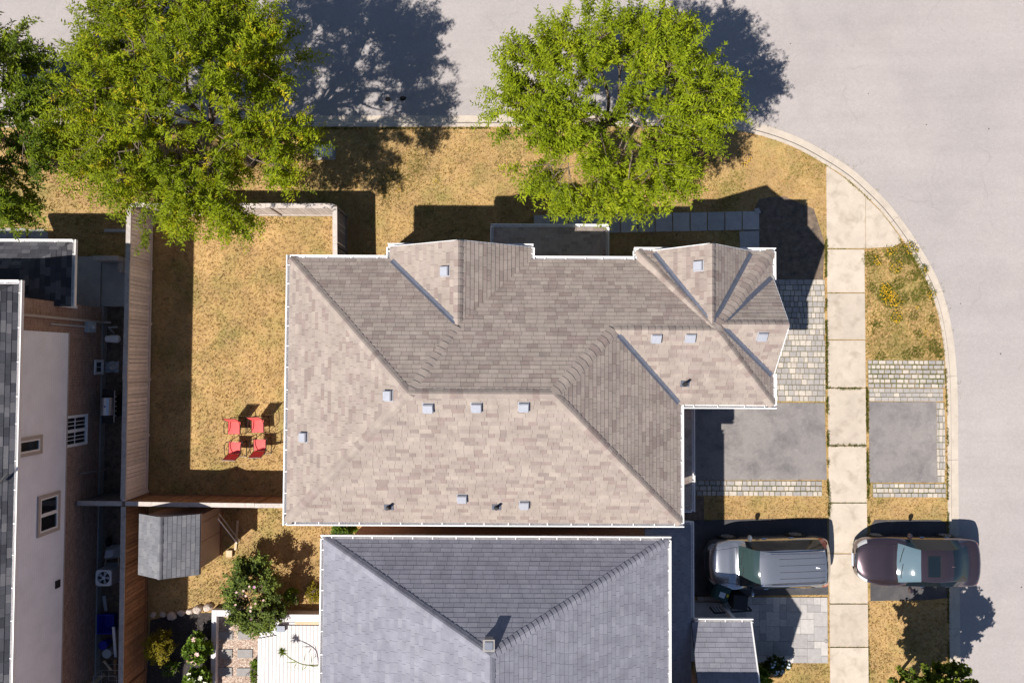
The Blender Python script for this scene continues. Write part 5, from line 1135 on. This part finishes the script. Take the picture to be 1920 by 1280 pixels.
def tree(name, label, cat, base, centre, R, nspray, per, m, seed, leaf=(0.15, 0.035), spray=0.75, trunk_r=0.13, inner=0.45, group=None, twig=True, up=0.35, droop=0.25, yellow=0.0, limbs=9, leafy='crown', boughs=0, cone=0.55, reach=1.17):
    rng = np.random.default_rng(seed); rd = random.Random(seed); t = thing(name, label, cat, tuple(base), 0, group)
    base = Vector(base); C = np.array(centre); R = np.array(R); lump = lumpy(rng)
    top = Vector((centre[0], centre[1], centre[2] + R[2] * 0.35)); fork = base.lerp(Vector((centre[0], centre[1], centre[2] - R[2] * 0.75)), 0.95)
    tb = B(); tb.tube([base - Vector((0, 0, 0.1)), base + Vector((0.0, 0.0, 0.25)), base.lerp(fork, 0.5) + Vector((0.03, -0.02, 0)), fork], [trunk_r * 1.5, trunk_r * 1.08, trunk_r, trunk_r * 0.85], 10)
    tb.mk('trunk', 'bark', t, smooth=True)
    d = unit(rng.normal(size=(nspray * 2, 3))); d[:, 2] = np.where(d[:, 2] < -0.45, -d[:, 2], d[:, 2]); d = unit(d)[:nspray]
    rr = (inner + (1 - inner) * rng.random(nspray) ** 0.6) * lump(d) * rng.uniform(0.9, 1.06, nspray)
    sc_ = C + d * R * rr[:, None]
    if boughs:                                                       # sprays gather on flat boughs with gaps between them
        q_ = np.arange(boughs); zz_ = 0.98 - 1.38 * (q_ + 0.5) / boughs; an_ = q_ * 2.39996 + rng.uniform(-0.45, 0.45, boughs)
        db = unit(np.stack([np.cos(an_) * np.sqrt(1 - zz_ ** 2), np.sin(an_) * np.sqrt(1 - zz_ ** 2), zz_], 1) + rng.normal(size=(boughs, 3)) * 0.10)
        rb = (0.40 + 0.55 * rng.random(boughs) ** 0.5) * lump(db); cb_ = C + db * R * rb[:, None]; w_ = rng.integers(0, boughs, nspray)
        g_ = rng.normal(size=(nspray, 3)) * np.array([0.15, 0.15, 0.10]) * R; sc_ = cb_[w_] + g_ + db[w_] * np.array([1, 1, 0.3]) * rng.uniform(0, 0.5, nspray)[:, None]
        nm_ = np.linalg.norm((sc_ - C) / R, axis=1, keepdims=True); sc_ = C + (sc_ - C) * np.minimum(1.0, reach / nm_); rb = np.minimum(rb, reach * 0.92); cb_ = C + db * R * rb[:, None]
    # limbs reach for the crown edge, twigs join every spray to the nearest limb point
    nodes = []; lb = B()
    for i in range(limbs):
        a = 6.283 * (i + rd.uniform(-0.3, 0.3)) / limbs; el = rd.uniform(0.15, 1.1); k = rd.uniform(0.6, 0.82)
        e = Vector((centre[0] + R[0] * k * math.cos(a) * math.cos(el), centre[1] + R[1] * k * math.sin(a) * math.cos(el), centre[2] + R[2] * k * math.sin(el)))
        m1 = fork.lerp(e, 0.4) + Vector((rd.uniform(-.2, .2), rd.uniform(-.2, .2), 0.25)); m2 = fork.lerp(e, 0.72) + Vector((rd.uniform(-.25, .25), rd.uniform(-.25, .25), 0.2))
        pts = [Vector(p) for p in catmull([tuple(fork - Vector((0, 0, 0.1))), tuple(m1), tuple(m2), tuple(e)], 4)]
        lb.tube(pts, [trunk_r * 0.55 * (1 - 0.85 * q / (len(pts) - 1)) for q in range(len(pts))], 6); nodes += pts[3:]
    lb.mk('limbs', 'bark', t, smooth=True)
    ND = np.array([tuple(p) for p in nodes]); tw = B()
    if boughs:
        for q in range(boughs):
            k = np.argmin(((ND[:limbs * 10] - cb_[q]) ** 2).sum(1)) if len(ND) else 0; a = ND[k]; mid = (a + cb_[q]) / 2 + rng.normal(size=3) * 0.12 + np.array([0, 0, 0.1])
            tw.tube([a, mid, cb_[q]], [0.035, 0.026, 0.014], 5, False)
        NB = cb_
    P = []; D = []; N = []; T = []
    for i in range(nspray):
        c = sc_[i]; a = NB[w_[i]] if boughs else ND[np.argmin(((ND - c) ** 2).sum(1))]
        out = unit(((c - C) / R + np.array([0, 0, up]) + rng.normal(size=3) * 0.35)[None])[0]
        if twig:
            mid = (a + c) / 2 + rng.normal(size=3) * 0.08 + np.array([0, 0, 0.06]); tip = c + out * spray * 0.7
            tw.tube([a, mid, c, tip], [0.016, 0.011, 0.007, 0.003], 4, False)
        tone = rng.normal(0.5, 0.17); nt = 5; q = per // nt
        for s in range(nt):
            sd = unit((out + rng.normal(size=3) * cone)[None])[0]; L = spray * rng.uniform(0.55, 1.1); st = c + (rng.random() * 0.4 - 0.3) * out * spray
            f = np.linspace(0.08, 1, q) + rng.uniform(-0.03, 0.03, q); ps = st + sd * (f * L)[:, None]; ps[:, 2] -= droop * L * f ** 2
            sv = unit(np.cross(sd, [0, 0, 1.0])[None])[0]; sg = np.where(np.arange(q) % 2 == 0, 1.0, -1.0)[:, None]
            ld = unit(sd * 0.55 + sv * sg * 0.8 + rng.normal(size=(q, 3)) * 0.3 + np.array([0, 0, -0.12]))
            nn = unit(np.array([0, 0, 1.0]) + rng.normal(size=(q, 3)) * 0.5)
            P.append(ps + rng.normal(size=(q, 3)) * 0.02); D.append(ld); N.append(nn)
            tt = rng.normal(tone, 0.16, q)
            if yellow and rng.random() < yellow: tt = rng.normal(1.0, 0.05, q)
            T.append(tt)
    if twig: tw.mk('twigs', 'bark', t, smooth=True)
    P = np.concatenate(P); D = np.concatenate(D); N = np.concatenate(N); T = np.clip(np.concatenate(T), 0, 1); n = len(P)
    leaves(leafy, P, D, N, leaf[0] * rng.uniform(0.7, 1.3, n), leaf[1] * rng.uniform(0.75, 1.25, n), m, t, T)['kind'] = 'stuff'
    return t
tree('honey_locust_tree', 'broad yellow-green locust tree over the back-yard fence, left of the utility box', 'tree', (-10.3, 7.7, 0), (-10.2, 7.85, 5.8), (3.3, 3.5, 1.9), 800, 135, 'locust', 3, leaf=(0.125, 0.02), spray=0.82, yellow=0.03, limbs=11, boughs=66, cone=0.35)
tree('honey_locust_tree', 'airy bright green locust tree between brown roof and curb', 'tree', (3.1, 7.5, 0), (3.1, 8.0, 5.6), (3.15, 2.62, 1.7), 560, 135, 'locust2', 17, leaf=(0.125, 0.02), spray=0.85, inner=0.4, limbs=9, boughs=46, cone=0.34)
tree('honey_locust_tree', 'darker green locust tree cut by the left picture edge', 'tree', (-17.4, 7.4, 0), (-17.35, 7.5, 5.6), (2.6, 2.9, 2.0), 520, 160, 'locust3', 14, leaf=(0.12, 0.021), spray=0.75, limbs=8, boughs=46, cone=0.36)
tree('young_maple_tree', 'small round maple by the right curb below the plum sedan', 'tree', (15.0, -11.9, 0), (14.6, -11.9, 3.2), (1.5, 1.5, 1.3), 240, 100, 'maple', 21, leaf=(0.13, 0.055), spray=0.4, trunk_r=0.06, inner=0.2, limbs=6, droop=0.1)
# shrubs
def flowers(t, pts, m, r=0.06, name='blossom'):
    for p in pts:
        V = []; Fc = []; n = 6; V.append(tuple(p)); tl = Vector((rnd.uniform(-.3, .3), rnd.uniform(-.3, .3), 1)).normalized()
        a = tl.orthogonal().normalized(); b = tl.cross(a)
        for i in range(n):
            for dth, rr, h in ((-0.36, 0.75, 0.35), (0.0, 1.0, 0.2), (0.36, 0.75, 0.35)):
                th = 6.283 * i / n + dth * 1.3; V.append(tuple(Vector(p) + (a * math.cos(th) + b * math.sin(th)) * r * rr + tl * (r * h)))
            k = 1 + i * 3; Fc.append((0, k, k + 1, k + 2))
        mk(name, V, Fc, m, t)
def shrub(name, label, px, py, z, R, nspray, per, m, seed, fl=(), leaf=(0.09, 0.04), spray=0.3, group=None, **k):
    c = W(px, py, z); g = (c.x, c.y, 0)
    t = tree(name, label, 'shrub', (c.x, c.y, 0), (c.x, c.y, z), R, nspray, per, m, seed, leaf, spray, 0.03, 0.25, group, True, k.pop('up', 0.4), k.pop('droop', 0.1), limbs=6, leafy='foliage', **k)
    r = random.Random(seed + 5)
    for mm, n, size in fl:
        pts = []
        for i in range(n):
            a = r.uniform(0, 6.283); e = r.uniform(0.15, 1.35)
            pts.append(Vector((c.x + R[0] * 1.16 * math.cos(a) * math.cos(e), c.y + R[1] * 1.16 * math.sin(a) * math.cos(e), z + R[2] * 1.12 * math.sin(e) + spray * 0.25)))
        flowers(t, pts, mm, size)
    return t
shrub('flowering_hibiscus', 'tall dark flowering shrub with pink and white blossoms above the gravel path', 480, 1114, 1.0, (0.7, 0.85, 0.62), 200, 80, 'hibiscus', 31, (('pink', 9, 0.05), ('lilac', 4, 0.06)), (0.075, 0.032), 0.38, boughs=20, reach=1.5)
shrub('hydrangea', 'leafy hydrangea with peach blooms left of the white edging', 374, 1214, 0.6, (0.42, 0.46, 0.4), 60, 60, 'hydra', 32, (('peach', 5, 0.1), ('pink', 4, 0.1)), (0.12, 0.055), 0.18, group='hydrangeas in the mulch bed')
shrub('hydrangea', 'hydrangea with ivory blooms at the bottom picture edge', 372, 1276, 0.6, (0.42, 0.42, 0.4), 55, 60, 'hydra', 33, (('ivory', 15, 0.1),), (0.12, 0.055), 0.18, group='hydrangeas in the mulch bed')
shrub('golden_shrub', 'golden feathery shrub against the cedar fence', 300, 1210, 0.7, (0.5, 0.5, 0.6), 110, 80, 'goldbush', 34, (), (0.06, 0.012), 0.26, up=0.8)
shrub('low_plant', 'small green strap-leaved plant in the mulch below the golden shrub', 322, 1252, 0.2, (0.2, 0.2, 0.15), 16, 25, 'hydra', 35, (), (0.16, 0.02), 0.16)
shrub('low_plant', 'bright green round shrub right of the hibiscus beside the deck', 548, 1116, 0.5, (0.22, 0.2, 0.3), 36, 50, 'hydra', 36, (), (0.07, 0.025), 0.14)
shrub('low_plant', 'yellow-green grass clump at the wall corner above the deck', 590, 1108, 0.25, (0.2, 0.3, 0.2), 26, 30, 'goldbush', 37, (), (0.16, 0.012), 0.2)
shrub('low_plant', 'green bush in the narrow gap at the bottom corner of the brown roof', 645, 994, 0.9, (0.35, 0.25, 0.5), 40, 50, 'hydra', 38, (), (0.1, 0.04), 0.2)
shrub('low_plant', 'thin creeping plant between the stepping stones and the deck', 478, 1262, 0.2, (0.1, 0.6, 0.18), 26, 40, 'hydra', 39, (), (0.07, 0.025), 0.12)
shrub('low_plant', 'white-flowered shrub in the shade below the ashlar walkway', 1452, 1246, 0.45, (0.55, 0.28, 0.3), 50, 50, 'darkbush', 40, (('sticker', 26, 0.045),), (0.09, 0.04), 0.18)
shrub('low_plant', 'bright leafy bush at the front corner of the grey porch roof', 1420, 1272, 1.0, (0.35, 0.4, 0.6), 60, 50, 'hydra', 41, (), (0.13, 0.06), 0.22)
shrub('low_plant', 'round dark shrub in the stone-edged bed under the trees, upper one', 118, 262, 0.5, (0.6, 0.42, 0.45), 70, 60, 'darkbush', 42, (), (0.08, 0.03), 0.2)
shrub('low_plant', 'reddish-brown low shrub in the stone-edged bed under the trees', 92, 290, 0.35, (0.5, 0.3, 0.3), 50, 50, 'goldbush', 43, (), (0.07, 0.02), 0.18)
# a tall bent flower stalk on the deck
c = W(598, 1246, zd); sp = thing('bent_flower_stalk', 'green spiky seed head on a long bent stalk over the white deck', 'plant', (c.x, c.y, zd))
e = W(530, 1222, zd + 0.55); pts = catmull([tuple(c), tuple(c.lerp(e, 0.35) + Vector((0, 0, 0.35))), tuple(c.lerp(e, 0.7) + Vector((0, 0, 0.25))), tuple(e)], 4)
B().tube(pts, [0.022 - 0.001 * i for i in range(len(pts))], 6).mk('stalk', 'hydra', sp, tint=0.9)
n = 120; dd = unit(npr.normal(size=(n, 3)) + np.array([-0.3, 0, 0.2])); leaves('seed_head', np.repeat(np.array([tuple(e)]), n, 0), dd, unit(npr.normal(size=(n, 3))), npr.uniform(0.1, 0.26, n), npr.uniform(0.006, 0.014, n), 'hydra', sp, npr.uniform(0.6, 1, n))
nst = 9; P = np.array([pts[rnd.randrange(2, 9)] for _ in range(nst)]); dd = unit(npr.normal(size=(nst, 3)) * np.array([1, 1, 0.2])); leaves('strap_leaf', P, dd, np.repeat([[0, 0, 1.0]], nst, 0), npr.uniform(0.25, 0.5, nst), npr.uniform(0.008, 0.016, nst), 'hydra', sp, npr.uniform(0.5, 0.9, nst))

# ------------------------------------------------------------------ grass and weeds
def tufts(name, n, box, keep, m, hh=(0.03, 0.075), ww=0.012, blades=3, parent=None, tint=None, spread=0.045):
    p0, p1 = W(box[0], box[3]), W(box[2], box[1]); X = npr.uniform(p0.x, p1.x, n); Y = npr.uniform(p0.y, p1.y, n); ok = keep(X, Y); X, Y = X[ok], Y[ok]; n = len(X)
    V = np.zeros((n, blades, 3, 3)); 
    for b in range(blades):
        a = npr.uniform(0, 6.283, n); bx, by = X + npr.normal(0, 0.02, n), Y + npr.normal(0, 0.02, n); h = npr.uniform(*hh, n); sp = npr.uniform(0.3, 1.3, n) * spread; da = npr.uniform(0, 6.283, n)
        V[:, b, 0] = np.stack([bx + np.cos(a) * ww, by + np.sin(a) * ww, np.full(n, -0.005)], 1); V[:, b, 1] = np.stack([bx - np.cos(a) * ww, by - np.sin(a) * ww, np.full(n, -0.005)], 1)
        V[:, b, 2] = np.stack([bx + np.cos(da) * sp, by + np.sin(da) * sp, h], 1)
    F = np.arange(n * blades * 3).reshape(-1, 3)
    t = None if tint is None else npr.uniform(tint[0], tint[1], len(F))
    return npmesh(name, V.reshape(-1, 3), F, m, parent, t)
LANDP = land
def keep_grass(X, Y):
    k = inpoly(X, Y, LANDP)
    for p in OCC: k &= ~inpoly(X, Y, p)
    return k
g = tufts('grass', 150000, (-10, 236, 1800, 1290), keep_grass, 'grass'); g['kind'] = 'stuff'; tag(g, 'short dry golden grass covering the lawns', 'grass')
def greenish(X, Y):
    f = np.sin(X * 1.1 + 0.6 * np.sin(Y * 1.7)) + np.sin(Y * 1.9 + 1.3 * np.sin(X * 0.8)) + 0.7 * np.sin(X * 3.3 - Y * 2.1) + npr.normal(0, 0.45, X.shape)
    return keep_grass(X, Y) & (f > 0.75)
g = tufts('green_grass', 40000, (-10, 236, 1545, 420), greenish, 'greenweed', tint=(0.45, 1.0)); g['kind'] = 'stuff'; tag(g, 'olive green grass mixed into the dry lawn along the curb', 'grass')
g = tufts('green_turf', 9000, (1615, 455, 1775, 674), lambda X, Y: greenish(X, Y) | (keep_grass(X, Y) & (npr.random(X.shape) < 0.45)), 'greenweed', tint=(0.35, 1.0)); g['kind'] = 'stuff'; tag(g, 'greener turf on the boulevard patch beside the sidewalk', 'grass')
g = tufts('green_shed_grass', 14000, (285, 930, 1780, 1290), greenish, 'greenweed', tint=(0.5, 1.0)); g['kind'] = 'stuff'; tag(g, 'green grass mixed into the lawn between shed and grey house', 'grass')
# weeds along joints and edges
def weeds(name, label, lines, dens, wid, m='greenweed', hh=(0.03, 0.09), patch=True):
    V = []; T = []
    for ln in lines:
        pts = [W(x, y) for x, y in ln]
        for a, b in zip(pts, pts[1:]):
            L = (b - a).length; n = int(L * dens); ph = rnd.uniform(0, 9)
            for i in range(n):
                f = rnd.random()
                if patch and (math.sin(f * L * 2.3 + ph) + math.sin(f * L * 5.1 + 2 * ph) * 0.7) < rnd.uniform(-0.9, 0.6): continue
                c = a.lerp(b, f); c = c + Vector((rnd.gauss(0, wid), rnd.gauss(0, wid), 0))
                for k in range(3):
                    an = rnd.uniform(0, 6.283); da = rnd.uniform(0, 6.283); h = rnd.uniform(*hh); w_ = 0.017; s_p = rnd.uniform(0.01, 0.05)
                    zb = -0.01 if c.x < 99 else 0
                    V += [(c.x + math.cos(an) * w_, c.y + math.sin(an) * w_, zb), (c.x - math.cos(an) * w_, c.y - math.sin(an) * w_, zb), (c.x + math.cos(da) * s_p, c.y + math.sin(da) * s_p, h)]; T.append(rnd.random())
    V = np.array(V); o = npmesh(name, V, np.arange(len(V)).reshape(-1, 3), m, None, np.array(T)); o['kind'] = 'stuff'; tag(o, label, 'weeds'); return o
weeds('sidewalk_weeds', 'weeds growing along the sidewalk edges and in its two mossy joints', [[(1549, 727), (1585, 728.5), (1621, 728)], [(1552, 835.5), (1590, 834.5), (1623, 835)], [(1549, 560), (1548.5, 600), (1550, 640), (1549.5, 690), (1550, 727)], [(1553, 860), (1552, 900), (1555, 940), (1554, 968)], [(1628, 900), (1627, 930), (1629, 980)], [(1549, 727), (1560, 727)], [(1625, 727), (1626, 905)], [(1551, 745), (1552, 835)], [(1549, 440), (1548, 520)]], 230, 0.026, hh=(0.04, 0.10))
weeds('paver_weeds', 'moss and weeds in the open joints of the boulevard paving', [[(1630, y), (1770, y)] for y in (683.5, 692, 701, 709.5, 718)] + [[(1640, 915), (1772, 915)], [(1640, 923.5), (1772, 923.5)], [(1360, 910.5), (1540, 910.5)], [(1360, 920), (1540, 920)]], 45, 0.012, hh=(0.03, 0.05))
weeds('joint_weeds', 'sparse weeds in the clean sidewalk joints', [[(1550, 550), (1620, 549)], [(1554, 942), (1622, 942)], [(1555, 1131), (1624, 1131)], [(1549, 466), (1620, 467)], [(1556, 1212), (1624, 1212)], [(1628, 1126), (1629, 1280)]], 60, 0.012, hh=(0.03, 0.06))
weeds('curb_weeds', 'weeds growing along the back of the curb', [[(1772, 690), (1776, 800), (1776, 935)], [(1545, 309), (1585, 335.5), (1616, 362.5), (1652, 398.5)], [(1684, 447), (1711, 487), (1736, 533), (1751, 573)], [(1777, 960), (1778, 1280)], [(600, 241), (930, 241)]], 90, 0.018)
EO = []
for i in range(i0, i1):
    d = (Vector(RS[min(i + 1, len(RS) - 1)]) - Vector(RS[max(i - 1, 0)])).normalized(); EO.append((RS[i][0] - d.y * 0.53, RS[i][1] + d.x * 0.53))
V = []; T = []
for (x, y) in EO:
    if x < 9 or y < -3: continue
    if math.sin(x * 3.1 + y * 2.2) + math.sin(x * 7.7 - y * 5) < 0.5: continue
    for k in range(14):
        cx, cy = x + rnd.gauss(0, 0.06), y + rnd.gauss(0, 0.06); an, da = rnd.uniform(0, 6.283), rnd.uniform(0, 6.283); sp_r = rnd.uniform(0.01, 0.04)
        V += [(cx + math.cos(an) * 0.011, cy + math.sin(an) * 0.011, ZR - 0.01), (cx - math.cos(an) * 0.011, cy - math.sin(an) * 0.011, ZR - 0.01), (cx + math.cos(da) * sp_r, cy + math.sin(da) * sp_r, ZR + rnd.uniform(0.02, 0.06))]; T.append(rnd.random())
V = np.array(V); o = npmesh('gutter_weeds', V, np.arange(len(V)).reshape(-1, 3), 'greenweed', None, np.array(T)); o['kind'] = 'stuff'; tag(o, 'weeds in the crack between curb and road', 'weeds')
# boulevard patch: clumps of green weeds with yellow flowers
clumps = [(1628, 486, 15), (1640, 488, 13), (1668, 472, 14), (1690, 478, 20), (1704, 470, 17), (1712, 490, 12), (1678, 500, 14), (1724, 510, 15), (1732, 505, 8), (1685, 530, 12), (1708, 520, 12), (1660, 548, 17), (1672, 545, 15), (1665, 565, 14), (1655, 555, 13), (1690, 560, 13), (1682, 570, 10), (1720, 555, 14), (1746, 552, 10), (1680, 595, 13), (1712, 592, 10), (1720, 625, 9), (1748, 598, 8), (1640, 610, 9), (1720, 660, 12), (1750, 650, 12), (1735, 540, 14), (1634, 540, 10), (1760, 662, 10), (1700, 665, 10), (1650, 668, 9)]
V = []; T = []
for px, py, r in clumps:
    c = W(px, py); R_c = r / 48
    for i in range(int(260 * R_c * R_c * 10)):
        a, q = rnd.uniform(0, 6.283), R_c * math.sqrt(rnd.random()); x, y = c.x + q * math.cos(a), c.y + q * math.sin(a); an = rnd.uniform(0, 6.283); s_p = rnd.uniform(0.02, 0.06)
        V += [(x + math.cos(an) * 0.016, y + math.sin(an) * 0.016, -0.01), (x - math.cos(an) * 0.016, y - math.sin(an) * 0.016, -0.01), (x - math.sin(an) * s_p, y + math.cos(an) * s_p, rnd.uniform(0.04, 0.13))]; T.append(rnd.random() * 0.7)
V = np.array(V); o = npmesh('boulevard_weeds', V, np.arange(len(V)).reshape(-1, 3), 'greenweed', None, np.array(T)); o['kind'] = 'stuff'; tag(o, 'green weed clumps on the boulevard patch beside the sidewalk', 'weeds')
V = []; Fc = []
for px, py, r, n in ((1640, 488, 11, 26), (1668, 470, 11, 26), (1704, 466, 12, 30), (1676, 500, 13, 40), (1660, 550, 15, 60), (1668, 562, 16, 80), (1655, 540, 10, 30), (1680, 592, 14, 45), (1684, 570, 9, 14), (1732, 508, 7, 14), (1744, 552, 9, 20), (1716, 578, 4, 6), (1734, 625, 8, 10), (1396, 306, 9, 16), (1404, 298, 5, 8), (820, 350, 12, 7), (745, 355, 10, 6)):
    c = W(px, py)
    for i in range(n):
        a, q = rnd.uniform(0, 6.283), r / 48 * math.sqrt(rnd.random()); x, y, z = c.x + q * math.cos(a), c.y + q * math.sin(a), rnd.uniform(0.1, 0.17); s = rnd.uniform(0.012, 0.022); k = len(V); m_ = 6
        V.append((x, y, z + 0.012)); V += [(x + s * math.cos(6.283 * j / m_), y + s * math.sin(6.283 * j / m_), z) for j in range(m_)]; Fc += [(k, k + 1 + j, k + 1 + (j + 1) % m_) for j in range(m_)]
o = mk('yellow_flowers', V, Fc, 'flower_y'); o['kind'] = 'stuff'; tag(o, 'scattered yellow flower heads on the boulevard grass', 'flowers')
